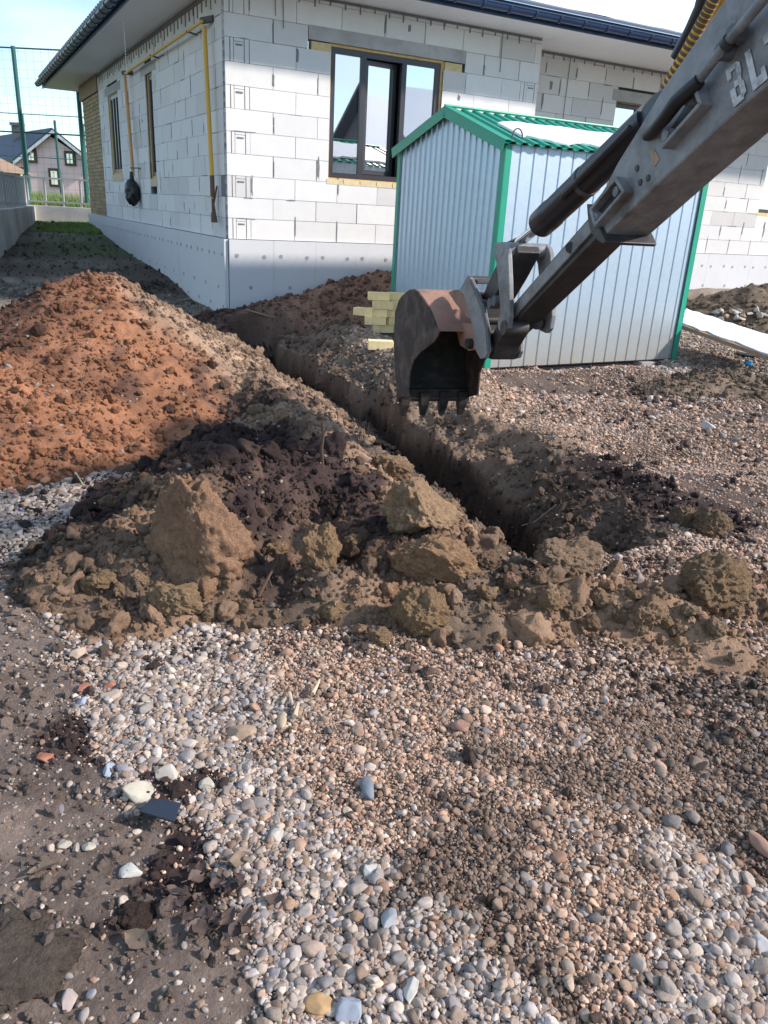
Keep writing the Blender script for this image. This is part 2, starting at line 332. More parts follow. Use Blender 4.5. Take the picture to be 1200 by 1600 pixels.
def ground_z(x, y):
    z = base(x, y)+undul(x, y)+trench(x, y)
    u_ = x*TN[0]+y*TN[1]-TU0; v_ = x*TD[0]+y*TD[1]; z = z+.25*np.exp(-((u_-1.2+.1*vn(x*2, y*2, s=44))/.36)**2)*sm(5.0, 6.6, v_)*sm(.3, .75, u_)*(1-sm(8.8, 9.6, v_))
    z = z+(.07+.05*vn(x*3, y*3, s=47))*np.exp(-((u_-1.25)/.22)**2)*sm(3.0, 3.5, v_)*(1-sm(4.9, 5.4, v_))
    tm = tmask(x, y); z = z+rough_soil(x, y)*(.45+.5*sm(.5, .75, u_)*(1-.8*np.exp(-((x-.35)**2+(y-4.9)**2)/.25)))*tm; z = z+.07*fbm(x*7, y*7, o=4, s=36)*sm(.08, .3, -trench(x, y))
    z = z+.006*fbm(x*14, y*14, o=3, s=81)
    q = (x-.97)*.899+(y-8.17)*.438; p_ = -(x-.97)*.438+(y-8.17)*.899
    z = z-.15*sm(.6, 1.1, q)*(1-sm(2.35, 2.6, q))*sm(-.30, -.02, p_)*(1-sm(1.9, 2.1, p_))
    return z
def surf(x, y):
    z0 = ground_z(x, y); z = z0; b_ = base(x, y)
    for k in HEAPS: z = np.maximum(z, b_+heap_h(k, x, y)-.02)
    return z
def surf1(x, y): return float(surf(np.array([x]), np.array([y]))[0])
def on(px, py):
    """point where the sight line through a photo pixel meets the terrain"""
    d = ray(px, py); d = d/math.hypot(d[0], d[1]); t = np.linspace(.6, 30, 1500); P = Oc[None]+d[None]*t[:, None]
    z = surf(P[:, 0], P[:, 1]); i = np.argmax(z > P[:, 2]); i = max(i, 1)
    t = np.linspace(t[i-1], t[i], 12); P = Oc[None]+d[None]*t[:, None]; z = surf(P[:, 0], P[:, 1]); i = np.argmax(z >= P[:, 2]-1e-6)
    return P[i]

# soil colours: seeds on the ground, blended with a noise-warped nearest-seed weight
C_DIRT=(.20,.152,.125); C_GREY=(.065,.05,.043); C_BRN=(.125,.09,.073); C_DAMP=(.08,.058,.047)
C_RED=(.33,.15,.08); C_RED2=(.25,.12,.07); C_DARK=(.058,.038,.035); C_TAN=(.33,.225,.155); C_OCH=(.31,.198,.128); C_RB=(.24,.14,.098); C_TRN=(.18,.128,.092); C_FAR=(.19,.17,.14); C_FARD=(.09,.075,.062); C_PALE=(.30,.25,.2)
SEEDS = []
def seeds(col, typ, pts, z=0.0):
    for px, py in pts: SEEDS.append((*P2(px, py, z), col, typ))
# typ = (grey gravel, brown gravel, soil)
seeds(C_DIRT, 0, [(40,1100),(60,1200),(100,1320),(60,1450),(60,1560),(200,1560),(260,1500),(180,1400),(20,960),(60,1020),(230,1330),(130,1230),(310,1590),(-80,1300),(-80,1100),(-60,950)])
seeds(C_GREY, 1, [(150,1010),(210,980),(200,1080),(290,1110),(250,1180),(220,1240),(330,1170),(400,1130),(360,1310),(440,1270),(470,1380),(420,1480),(540,1480),(620,1560),(480,1570),(700,1540),(680,1480),(1180,1450),(1100,1560),(820,1560),(560,1330),(60,800),(110,830),(90,780)])
seeds(C_DARK, 3, [(110,1160),(120,1200),(310,1260),(300,1400),(90,1480),(340,1450)])
seeds((.06,.045,.036), 2, [(730,1400),(1180,1090),(1190,1240),(1150,1200),(700,1370)])
seeds(C_BRN, 2, [(500,1040),(620,1080),(740,1060),(560,1180),(700,1180),(840,1220),(640,1260),(900,1080),(820,1350),(980,1350),(1050,1000),(1150,1000),(1000,860+80),(1150,870),(1100,750),(950,700),(1180,690),(900,640),(1060,650),(1000,1450),(900,1480),(760,600),(900,600),(1180,650)])
seeds(C_DAMP, 2, [(1000,1110),(1060,1160),(1120,1130),(980,1180),(1160,1180),(760,1300),(860,1500),(850,1200),(1060,1220)])
seeds(C_PALE, 1, [(1090,560),(1140,540),(1190,580),(1060,580),(590,580),(590,600)])
seeds(C_TAN, 2, [(600,560),(650,610),(770,640),(740,680),(820,680)])
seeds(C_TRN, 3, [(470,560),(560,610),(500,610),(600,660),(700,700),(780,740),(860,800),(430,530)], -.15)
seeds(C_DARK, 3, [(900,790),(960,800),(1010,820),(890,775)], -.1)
seeds(C_TAN, 3, [(730,700),(660,640),(800,720)], -.1)
seeds(C_FARD, 3, [(40,400),(100,410),(200,430),(60,420),(120,400),(230,440),(20,390)], .3)
seeds(C_FAR, 3, [(60,450),(20,480),(90,430),(270,470)], .15)
seeds((.09,.12,.045), 3, [(110,375),(130,368),(125,380)], .6)
seeds(C_FAR, 3, [(70,362),(1180,480)], .7)
HS = []
def hseeds(col, pts):
    for px, py in pts:
        q = on(px, py); HS.append((q[0], q[1], col, 3))
def near_col(x, y, S_, warp=.12):
    wx = x+warp*fbm(x*2.6, y*2.6, o=4, s=91, g=.6); wy = y+warp*fbm(x*2.6, y*2.6, o=4, s=92, g=.6)
    d0 = np.hypot(x, y)+.5; num = np.zeros((len(x), 3)); den = np.zeros(len(x)); tw = np.zeros((len(x), 4))
    ss = np.array([(s_[0], s_[1]) for s_ in S_]); md = np.full(len(x), 1e9)
    D2 = [((wx-a)**2+(wy-b_)**2)/d0**2 for a, b_ in ss]
    for d in D2: md = np.minimum(md, d)
    for d, s_ in zip(D2, S_):
        w_ = np.exp(-(d-md)*900); num += w_[:, None]*np.array(s_[2]); den += w_; tw[:, s_[3]] += w_
    return num/den[:, None], tw/den[:, None]
def ground_col(x, y):
    c, t = near_col(x, y, SEEDS)
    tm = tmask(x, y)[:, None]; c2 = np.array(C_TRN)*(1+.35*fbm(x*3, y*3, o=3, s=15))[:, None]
    zz = trench(x, y)[:, None]; slot_shade = sm(.17, .32, -zz)  # shade in the deep part of the trench, painted into the soil colour
    c = c*(1-tm*.6)+c2*tm*.6; c = c*(1-slot_shade*.85)+np.array((.04,.028,.024))*slot_shade*.85
    c = c*(1+.22*fbm(x*6, y*6, o=4, s=16))[:, None]
    far = sm(24, 40, np.hypot(x, y))[:, None]; c = c*(1-far)+np.array((.09,.12,.05))*far
    return np.clip(c, .01, 1), t
HSEED = {}
hseeds(C_RED, [(60,560),(150,520),(200,560),(250,600),(150,620),(80,640),(40,700),(140,680),(230,680),(300,640),(200,700),(30,600),(180,470),(280,560),(120,470)])
hseeds(C_RED2, [(60,490),(30,530),(330,620),(170,600),(100,600),(20,660),(150,560),(100,720)])
hseeds(C_DARK, [(60,470),(20,515)])
hseeds(C_TAN, [(260,480),(220,460),(300,520),(350,560),(400,600),(440,640),(340,540),(520,690),(560,700),(380,580)])
HRED = list(HS); HS.clear()
hseeds(C_TAN, [(300,510),(350,560),(400,600),(440,640),(380,580),(530,690),(570,710),(480,660),(620,720)])
hseeds(C_DARK, [(330,690),(400,680),(380,740),(450,720),(500,770),(430,790),(540,800),(560,750),(470,850),(540,860),(270,740),(180,770),(150,800),(160,850),(420,690),(240,710),(100,760),(430,900),(380,640),(360,820),(590,840)])
hseeds(C_OCH, [(660,780),(640,740),(700,820),(500,840),(480,880),(560,920),(600,960),(640,930),(380,940),(300,960),(330,900),(240,930),(150,930),(560,980),(890,860),(870,920),(960,900),(1010,950),(1060,940),(1120,900),(1080,870),(930,940),(200,830),(260,700),(230,760)])
hseeds((.11,.08,.06), [(200,900),(100,900),(60,905),(30,900),(160,890),(10,920)])
hseeds(C_TRN, [(780,860),(740,810),(820,900),(720,880),(460,930),(980,870),(1040,900),(520,900),(420,950),(240,890),(780,920),(850,890)])
hseeds((.15,.085,.06), [(340,640),(320,600)])
HDARK = list(HS); HS.clear()
hseeds(C_RB, [(400,500),(450,480),(520,470),(590,450),(560,500),(480,500),(530,520),(560,540)])
hseeds(C_DARK, [(385,500),(400,520)])
hseeds(C_TRN, [(430,520),(500,520)])
HBACK = list(HS); HS.clear()
HCOL = dict(red=HRED, dark=HDARK, back=HBACK, small=[(0,0,(.15,.105,.08),3),(.1,0,(.2,.145,.105),3)], far=[(5.5,12.6,(.16,.12,.085),3),(6.5,13,(.10,.10,.055),3),(7,13,(.17,.10,.07),3),(6,13.2,(.2,.16,.12),3)])
def heap_col(k, x, y):
    c, t = near_col(x, y, HCOL[k], .09)
    if k == 'dark':
        o_ = sm(.25, .75, fbm(x*4.5, y*4.5, o=3, s=19))[:, None]*.40; c = c*(1-o_)+np.array(C_OCH)*o_
    if k == 'red':
        o_ = sm(.6, 1.0, fbm(x*5, y*5, o=3, s=20))[:, None]*.6; c = c*(1-o_)+np.array(C_DARK)*o_
    return np.clip(c*(1+.25*fbm(x*7, y*7, o=4, s=17))[:, None], .01, 1)

# ------------------------------------------------------------------ ground sheet (polar grid round the viewer, reaches the horizon)
az = np.concatenate([np.linspace(-180, -40, 50, endpoint=False), np.linspace(-40, 40, 820), np.linspace(40, 180, 51)[1:]])
az = np.radians(az[:-1])
rr = np.concatenate([[.02, .15, .3, .45], np.geomspace(.6, 14, 1000), np.geomspace(14, 900, 110)[1:]])
A_, R_ = np.meshgrid(az, rr); X = (R_*np.sin(A_)).ravel(); Y = (R_*np.cos(A_)).ravel()
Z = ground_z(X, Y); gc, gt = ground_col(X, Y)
na, nr = len(az), len(rr); I = np.arange(nr-1)[:, None]*na; J = np.arange(na)[None]; J2 = (J+1) % na
Fq = np.stack([I+J, I+na+J, I+na+J2, I+J2], -1).reshape(-1, 4)
go = npmesh('ground', np.c_[X, Y, Z], Fq[:, ::-1], gc, MT['ground']); go['kind'] = 'structure'

def heap_mesh(k, name, x0, x1, y0, y1, st, label, cat):
    xs = np.arange(x0, x1, st); ys = np.arange(y0, y1, st); XX, YY = np.meshgrid(xs, ys); x = XX.ravel(); y = YY.ravel()
    h = heap_h(k, x, y); z = base(x, y)+h-.02
    z = np.maximum(z, base(x, y)-.35)
    c = heap_col(k, x, y); n = len(xs); keep = (h > -.05).reshape(XX.shape)
    I = np.arange(len(ys)-1)[:, None]*n; J = np.arange(n-1)[None]; F_ = np.stack([I+J, I+J+1, I+n+J+1, I+n+J], -1).reshape(-1, 4)
    kk = keep.ravel(); F_ = F_[kk[F_].any(1)]; u, inv = np.unique(F_, return_inverse=True)
    V = np.c_[x, y, z][u]; org = V.mean(0); org[2] = 0
    o = npmesh(name, V-org, inv.reshape(-1, 4), c[u], MT['ground']); o.location = org
    return tag(o, label, cat)
heap_mesh('red', 'soil_mound', -5.5, -.3, 3.2, 8.2, .016, 'large mound of loose red brown clay at the left, its peak below the house corner', 'soil mound')
heap_mesh('dark', 'spoil_heap', -2.9, 2.6, 2.1, 9.8, .014, 'long heap of dark topsoil and ochre lumps along the near side of the trench', 'soil heap')
heap_mesh('back', 'soil_mound', -2.9, 1.4, 9.0, 12.4, .025, 'reddish brown soil piled against the white foundation behind the trench', 'soil mound')
heap_mesh('small', 'gravel_mound', 2.4, 5.2, 6.6, 9.6, .02, 'low brown mound of gravelly soil right of the shed near the blue scrap', 'soil mound')
heap_mesh('far', 'soil_mound', 4.3, 9.5, 11.4, 15.5, .03, 'low earth bank against the foundation at the far right behind the snowy board', 'soil mound')

# ------------------------------------------------------------------ lumps: shapes for pebbles and crumbs
def ico(sub):
    import bmesh
    bm = bmesh.new(); bmesh.ops.create_icosphere(bm, subdivisions=sub, radius=1); V = np.array([v.co[:] for v in bm.verts]); F_ = np.array([[v.index for v in f.verts] for f in bm.faces]); bm.free(); return V, F_
def lump_arrays(sub, seed, kind):
    V, F_ = ico(sub); s = seed*7.77
    if kind == 'pebble':
        for _ in range(8 if seed % 3 == 0 else 16):      # facets worn round
            n = RS.normal(size=3); n /= np.linalg.norm(n); d = V@n; lim = RS.uniform(.62, .9); V = V-np.outer(np.maximum(d-lim, 0)*.8, n)
        r = 1+.13*fbm(V[:, 0]*1.1+s, V[:, 1]*1.1, V[:, 2]*1.1, 2, seed)
    else:
        for _ in range(9):
            n = RS.normal(size=3); n /= np.linalg.norm(n); d = V@n; lim = RS.uniform(.5, .85); V = V-np.outer(np.maximum(d-lim, 0)*.9, n)
        r = 1+.30*fbm(V[:, 0]*1.6+s, V[:, 1]*1.6, V[:, 2]*1.6, 4, seed, .6)
    return V*r[:, None], F_
def proto(kind, i, sub, m):
    V, F_ = lump_arrays(sub, i+3, kind); o = npmesh(kind, V, F_, None, m); COL.objects.unlink(o); return o
PEB = [proto('pebble', i, 3, MT['pebble']) for i in range(14)]
CRM = [proto('crumb', i, 4, MT['crumb']) for i in range(10)]
def scatter(name, P, rot, scl, vid, col, protos, label, cat):
    n = len(P); me = bpy.data.meshes.new(name); me.vertices.add(n); me.vertices.foreach_set('co', P.astype(np.float32).ravel())
    a = me.attributes.new('rot', 'FLOAT_VECTOR', 'POINT'); a.data.foreach_set('vector', rot.astype(np.float32).ravel())
    a = me.attributes.new('scl', 'FLOAT_VECTOR', 'POINT'); a.data.foreach_set('vector', scl.astype(np.float32).ravel())
    a = me.attributes.new('vid', 'INT', 'POINT'); a.data.foreach_set('value', vid.astype(np.int32))
    a = me.attributes.new('pcol', 'FLOAT_COLOR', 'POINT'); a.data.foreach_set('color', np.c_[col, np.ones(n)].astype(np.float32).ravel())
    o = bpy.data.objects.new(name, me); COL.objects.link(o)
    t = bpy.data.node_groups.new(name, 'GeometryNodeTree'); t.interface.new_socket('Geometry', in_out='INPUT', socket_type='NodeSocketGeometry'); t.interface.new_socket('Geometry', in_out='OUTPUT', socket_type='NodeSocketGeometry')
    N = t.nodes.new; k = t.links.new; gi = N('NodeGroupInput'); gO = N('NodeGroupOutput'); g2 = N('GeometryNodeGeometryToInstance')
    for p in reversed(protos):
        oi = N('GeometryNodeObjectInfo'); oi.inputs['Object'].default_value = p; oi.inputs['As Instance'].default_value = False; k(oi.outputs['Geometry'], g2.inputs[0])
    ip = N('GeometryNodeInstanceOnPoints'); k(gi.outputs[0], ip.inputs['Points']); k(g2.outputs[0], ip.inputs['Instance']); ip.inputs['Pick Instance'].default_value = True
    def at(nm, ty):
        q = N('GeometryNodeInputNamedAttribute'); q.data_type = ty; q.inputs['Name'].default_value = nm; return q.outputs['Attribute']
    k(at('vid', 'INT'), ip.inputs['Instance Index']); k(at('rot', 'FLOAT_VECTOR'), ip.inputs['Rotation']); k(at('scl', 'FLOAT_VECTOR'), ip.inputs['Scale'])
    k(ip.outputs[0], gO.inputs[0]); md = o.modifiers.new('scatter', 'NODES'); md.node_group = t
    tag(o, label, cat, kind='stuff'); return o
def jgrid(dmin, dmax, a0, a1, spacing):
    """jittered points on the ground plane, in a wedge (area the place's photo looks over, with margin)"""
    xs = np.arange(-dmax, dmax, spacing); ys = np.arange(.3, dmax, spacing*.87); XX, YY = np.meshgrid(xs, ys); XX[::2] += spacing/2
    x = XX.ravel()+RS.uniform(-.38, .38, XX.size)*spacing; y = YY.ravel()+RS.uniform(-.38, .38, XX.size)*spacing
    d = np.hypot(x, y); a = np.degrees(np.arctan2(x, y)); k = (d > dmin) & (d < dmax) & (a > a0) & (a < a1); return x[k], y[k]
PAL_G = np.array([(.50,.48,.45),(.42,.41,.40),(.34,.35,.37),(.58,.56,.52),(.30,.26,.22),(.40,.33,.27),(.46,.42,.36),(.25,.27,.31),(.37,.28,.21),(.55,.5,.43),(.33,.22,.16)])
PAL_B = np.array([(.36,.27,.205),(.31,.235,.175),(.27,.20,.15),(.40,.31,.24),(.24,.18,.14),(.34,.29,.24),(.44,.36,.29),(.33,.22,.16)])
def inheap(x, y):
    h = np.full(x.shape, -9.)
    for k in HEAPS: h = np.maximum(h, base(x, y)+heap_h(k, x, y)-.02-ground_z(x, y))
    return h
def gravel(dmin, dmax, spacing, size, name_lbl, amin=-36, amax=36):
    x, y = jgrid(dmin, dmax, amin, amax, spacing); c, t = ground_col(x, y); hh = inheap(x, y); tm = tmask(x, y)
    r = RS.uniform(size=len(x)); dens = t[:, 1]*1.0+t[:, 2]*1.0+t[:, 0]*.10+t[:, 3]*.13
    dens = np.where(tm > .3, .10, dens); dens = np.where(hh > 0, .018, dens)
    patch = fbm(x*1.1, y*1.1, o=3, s=23); dens = dens*(1-.75*sm(.35, .8, patch)*(t[:, 2] > .5))
    k = r < dens; x, y, t, hh, tm, c = x[k], y[k], t[k], hh[k], tm[k], c[k]; n = len(x)
    z = surf(x, y); g_ = t[:, 1] > RS.uniform(size=n)*.9; g_ |= (t[:, 0] > .5) & (hh <= 0) | (RS.uniform(size=n) < .10)
    wgt = np.clip(RS.normal(.2, .25, n), 0, 1)[:, None]
    cg = PAL_G[RS.choice(len(PAL_G), n, p=np.array([10,12,6,6,6,7,9,4,5,5,2])/72.)]; cb = PAL_B[RS.randint(0, len(PAL_B), n)]
    col = np.where(g_[:, None], cg, cb)*RS.uniform(.55, 1.25, n)[:, None]
    dampm = sm(.085, .055, c.mean(1))*(t[:, 2] > .4)*(~((t[:, 1] > .6) | (t[:, 0] > .5))); col = col*(1-.5*dampm[:, None])
    col = col*(1-wgt)+col*wgt*np.array((.75,.64,.53)); col = col*np.where(g_, .76, 1.12)[:, None]*np.array((1.10,.975,.915))*1.2; col = np.where((hh > 0)[:, None], col*.6, col)
    sz = size*np.exp(RS.normal(0, .40, n))*np.where(g_, 1.02, .72); sz = np.minimum(sz, size*2.3)
    sz = np.where((t[:, 0] > .5) | (t[:, 3] > .5), sz*.7, sz)
    scl = np.c_[sz*RS.uniform(.85, 1.35, n), sz*RS.uniform(.7, 1.0, n), sz*RS.uniform(.42, .78, n)]/2*1.15
    rot = np.c_[RS.normal(0, .38, n), RS.normal(0, .38, n), RS.uniform(0, 6.283, n)]
    z = z+scl[:, 2]*RS.uniform(-.25, .55, n)
    return np.c_[x, y, z], rot, scl, RS.randint(0, len(PEB), n), col
parts = [gravel(.7, 2.6, .0108, .0128, '', -50, 46), gravel(2.6, 3.6, .013, .0148, '', -42, 40), gravel(3.6, 6.0, .017, .018, ''), gravel(6.0, 12.5, .030, .026, '', -36, 36)]
parts2 = gravel(.7, 3.4, .038, .0195, '')
parts.append(gravel(.7, 2.4, .0095, .0062, ''))
parts.append((parts2[0]+np.array([0, 0, .004]), *parts2[1:]))
P_ = [np.concatenate([p[i] for p in parts]) for i in range(5)]
print('PEBBLES', len(P_[0]))
scatter('gravel', *P_, PEB, 'rounded grey and brown pebbles covering the yard in the foreground', 'gravel')
# crumbs of soil over heaps, trench and dirt
def crumbs(dmin, dmax, spacing, size):
    x, y = jgrid(dmin, dmax, -50 if dmax < 7 else -38, 42 if dmax < 7 else 36, spacing); best = np.full(len(x), -9.); col = np.zeros((len(x), 3)); gz = ground_z(x, y); which = np.zeros(len(x))
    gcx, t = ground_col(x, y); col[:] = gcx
    for k in HEAPS:
        h = base(x, y)+heap_h(k, x, y)-.02-gz; m = (h > best) & (h > -.015); 
        if m.any(): col[m] = heap_col(k, x[m], y[m])
        which = np.where(m & (h > 0), 1, which); best = np.maximum(best, h)
    tm = tmask(x, y); ed = (best > -.12) & (best <= 0)
    dens = np.where(which > 0, .62, np.where(tm > .3, .5, t[:, 3]*.5+t[:, 0]*.22+t[:, 2]*.05)); dens = np.where(ed & (which == 0), np.maximum(dens, .3), dens)
    dens = np.where((which > 0) | (size < .04), dens, 0)
    k = RS.uniform(size=len(x)) < dens*(.55+.6*sm(-.4, .5, fbm(x*3, y*3, o=2, s=29))); x, y, col, t = x[k], y[k], col[k], t[k]; n = len(x); z = surf(x, y)
    sz = size*np.exp(RS.normal(0, .5, n)); sz = np.minimum(sz, size*3.5); col = col*RS.uniform(.75, 1.25, n)[:, None]
    scl = np.c_[sz*RS.uniform(.8, 1.3, n), sz*RS.uniform(.7, 1.1, n), sz*RS.uniform(.6, .95, n)]/2
    rot = RS.uniform(-3.1, 3.1, (n, 3)); return np.c_[x, y, z+scl[:, 2]*.25], rot, scl, RS.randint(0, len(CRM), n), np.clip(col, .012, 1)
cp = [crumbs(.8, 4.2, .019, .016), crumbs(4.2, 8.5, .030, .024), crumbs(8.5, 13.5, .06, .038), crumbs(13.5, 23, .12, .034), crumbs(2.0, 4.6, .085, .05)]
P_ = [np.concatenate([p[i] for p in cp]) for i in range(5)]
print('CRUMBS', len(P_[0]))
scatter('soil_crumbs', *P_, CRM, 'small crumbs of loose soil scattered over the heaps, the trench and the dirt', 'loose soil')
# ================================================================== HOUSE
HCz = HC.copy(); HCz[2] = 0
house = thing('house', HCz, 'unfinished white block bungalow with dark windows, snowy roof and unplastered walls behind the trench', 'house')
ZU = np.array([0, 0, 1.])
def blocks_wall(name, org, dr, out, Ln, z0, z1, openings, seed, header=False, mono=None, tint=(1, 1, 1), hend=False, smear=.45):
    rnd = random.Random(seed); bl = MB(); mo = MB(); org = np.array(org, float); dr = np.array(dr, float); out = np.array(out, float)
    mo_pts = []; ci = 0; z = z0; T = .28
    while z < z1-.02:
        h = min(.25, z1-z); segs = [(0.0, Ln)]
        for (a, b, lo, hi) in openings:
            if min(hi, z+h)-max(lo, z) > .03:
                new = []
                for s, e in segs:
                    if b <= s or a >= e: new.append((s, e)); continue
                    if a > s+.02: new.append((s, a))
                    if b < e-.02: new.append((b, e))
                segs = new
        jh = rnd.uniform(.003, .006)
        for s, e in segs:
            mo.obox(org+dr*s-out*.012+ZU*z, dr*(e-s), -out*(T-.02), ZU*h)
            t = s; first = True
            while t < e-.02:
                w = .6
                if first and s == 0: w = .3 if ci % 2 == (0 if header else 1) else .6
                elif first: w = rnd.uniform(.2, .6)
                w = min(w, e-t); 
                if e-(t+w) < .09: w = e-t
                jv = rnd.choice([.004, .005, .007, .010, .016]); v = rnd.uniform(.66, .735); k = rnd.random()
                col = (v*tint[0], v*.975*tint[1], v*.95*tint[2])
                if k < .10: col = (v*.86*tint[0], v*.83*tint[1], v*.80*tint[2])
                elif k < .2: col = (v*.93*tint[0], v*.91*tint[1], v*.9*tint[2])
                o_ = out*rnd.uniform(-.002, .003)
                a0, a1, b0, b1 = t+(jv/2 if t > s else 0), t+w-(jv/2 if t+w < e-.001 else 0), z+jh/2, z+h-jh/2
                isH = (first and s == 0 and w == .3 and header) or (hend and abs(t+w-Ln) < .01 and ci % 2 == 0 and w > .33)
                if isH:
                    if not (first and s == 0): 
                        am = a1-.3; bl.obox(org+dr*a0+o_+ZU*b0, dr*(am-.008-a0), -out*.1, ZU*(b1-b0), col); a0 = am
                    wd = a1-a0; 
                    bl.obox(org+dr*a0+o_+ZU*b0, dr*.055, -out*.1, ZU*(b1-b0), col)
                    bl.obox(org+dr*(a0+.067)+o_+ZU*(b0), dr*.035, -out*.1, ZU*(b1-b0), col)
                    bl.obox(org+dr*(a0+.110)+o_-out*.004+ZU*(b0), dr*(wd-.110-.062), -out*.09, ZU*(b1-b0-.035), col)
                    bl.obox(org+dr*(a0+.110)+o_-out*.0+ZU*(b1-.030), dr*(wd-.110-.062), -out*.09, ZU*.030, col)
                    bl.obox(org+dr*(a1-.052)+o_+ZU*b0, dr*.052, -out*.1, ZU*(b1-b0), col)
                    mo_pts.append((a0+.13, b1-.075, wd-.21, .018))
                else:
                    bl.obox(org+dr*a0+o_+ZU*b0, dr*(a1-a0), -out*.1, ZU*(b1-b0), col)
                if t+w < e-.05 and rnd.random() < smear: mo_pts.append((t+w+rnd.uniform(-.012, .006), z+rnd.uniform(.0, .1), rnd.uniform(.010, .034), rnd.uniform(.10, .26), 1))
                if rnd.random() < smear*.35: mo_pts.append((t+rnd.uniform(0, w*.6), z+h-rnd.uniform(.004, .012), rnd.uniform(.1, .35), rnd.uniform(.008, .018), 1))
                if rnd.random() < .05*smear*2: mo_pts.append((t+rnd.uniform(.05, w*.8), z+rnd.uniform(.05, .15), rnd.uniform(.03, .06), rnd.uniform(.04, .13), 1))
                t += w; first = False
        z += h; ci += 1
    w_ = bl.build(name, 'block', house)
    sb = mo
    for q in mo_pts:
        a, b, w, h = q[:4]
        if a+w > Ln or b+h > z1: continue
        if len(q) > 4:
            n = 14; pts = []
            for i in range(n):
                an = 2*math.pi*i/n; rj = 1+rnd.uniform(-.3, .25)
                cx = max(-1, min(1, math.cos(an)*1.25)); sy = max(-1, min(1, math.sin(an)*1.25))
                pts.append(org+dr*(a+w/2+cx*w/2*rj)+ZU*(b+h/2+sy*h/2*rj)-out*.004)
            sb.prism([p-out*.012 for p in pts], out*(.018))
        else: sb.obox(org+dr*a+ZU*b-out*.03, dr*w, out*.0325, ZU*h)
    mo.build('mortar', 'mortar', w_)
    return w_
TOPZ = FZ+2.82
def R_(t, z, o=0.0): return HC+TR*t+HR*o+ZU*z          # right face
def Lf(t, z, o=0.0): return HC+TL*t-TR*o+ZU*z          # left face
WR = (1.362, 3.025, FZ+.80, FZ+2.31)
blocks_wall('block_wall', HC, TR, HR, 4.615, FZ, TOPZ, [(WR[0], WR[1], WR[2]-.075, WR[3]+.0), (1.05, 3.36, WR[3]-.02, WR[3]+.2)], 5, header=True, hend=True)
W1 = (7.0, 8.1, FZ+.85, FZ+2.31); W2 = (3.97, 4.49, FZ+.75, FZ+2.31)
blocks_wall('block_wall', HC+TL*.105, TL, -TR, 9.095, FZ, TOPZ, [(W1[0]-.105, W1[1]-.105, W1[2]-.1, W1[3]), (W2[0]-.105, W2[1]-.105, W2[2]-.1, W2[3])], 9, smear=.55)
REC = .65; RO = HC-HR*REC+TR*4.615
W3 = (6.72-4.615, 7.9-4.615, FZ+1.0, FZ+2.29); W4 = (10.66-4.615, 12.2-4.615, FZ+.78, FZ+1.9)
blocks_wall('block_wall', RO, TR, HR, 10.4, FZ, TOPZ, [(W3[0], W3[1], W3[2], W3[3]), (W4[0], W4[1], W4[2]-.06, W4[3])], 15, tint=(.97, .97, .97), smear=.9)
# end of the projecting part
m = MB(); m.obox(HC+TR*(4.613-.3)-HR*.10+ZU*(FZ), TR*.299, -HR*(REC-.10), ZU*(TOPZ-FZ), (.68,.67,.66)); m.build('block_wall', 'block', house)
# thin dark strip of mesh and mortar under the soffit
m = MB()
m.obox(R_(0, TOPZ-.035, .004), TR*4.6, -HR*.02, ZU*.03); m.obox(Lf(0, TOPZ-.07, .006), TL*9.2, TR*.02, ZU*.06)
for i in range(44): m.obox(Lf(.1+i*.205, TOPZ-.16-.03*(i % 3), .009), TL*.03, TR*.01, ZU*(.09+.03*(i % 3)))
for i in range(22): m.obox(R_(.1+i*.205, TOPZ-.075-.02*(i % 3), .006), TR*.02, -HR*.01, ZU*(.045+.02*(i % 3)))
m.obox(RO+ZU*(TOPZ-.04)+HR*.005, TR*9, -HR*.02, ZU*.035)
for i in range(30): m.obox(RO+TR*(.1+i*.205)+ZU*(TOPZ-.09)+HR*.008, TR*.02, -HR*.01, ZU*.06)
for t_, l_ in ((.62, .28), (.72, .40), (3.92, .5)): m.tube([R_(t_, TOPZ-.02, .012), R_(t_+.01, TOPZ-l_, .012)], .005, 5)
m.tube([RO+TR*1.05+HR*.012+ZU*(TOPZ-.02), RO+TR*1.04+HR*.012+ZU*(TOPZ-.95)], .005, 5)
m.build('reinforcing_mesh', 'mortar', house)
# lintel and yellow filler bricks
lt = MB(); lt.obox(R_(1.06, WR[3]+.045, .004), TR*2.29, -HR*.15, ZU*.155); lt.build('lintel', 'mortarl', house)
yc = (.60, .47, .24)
def fb(*a):
    y_ = MB(); y_.obox(*a); y_.build('filler_brick', 'ybrick', house)
fb(R_(1.10, WR[3]-.07, -.001), TR*.26, -HR*.1, ZU*.10, yc); fb(R_(3.04, WR[3]-.07, -.001), TR*.27, -HR*.1, ZU*.10, yc)
for i in range(7): fb(R_(WR[0]-.02+i*.248, WR[2]-.072, .004), TR*.236, -HR*.12, ZU*.062, (.62+.03*(i % 2), .53, .33))
for Wn in (W1, W2):
    n = max(1, int((Wn[1]-Wn[0]+.1)/.13))
    for i in range(n): fb(Lf(Wn[0]-.05+i*.13, Wn[2]-.13, .012), TL*.12, TR*.12, ZU*.12, (.60,.50,.33))
for i in range(6): fb(RO+TR*(W4[0]-.03+i*.25)+HR*.004+ZU*(W4[2]-.065), TR*.24, -HR*.12, ZU*.06, (.64,.50,.26))
def li(*a):
    l_ = MB(); l_.obox(*a); l_.build('lintel', 'mortarl', house)
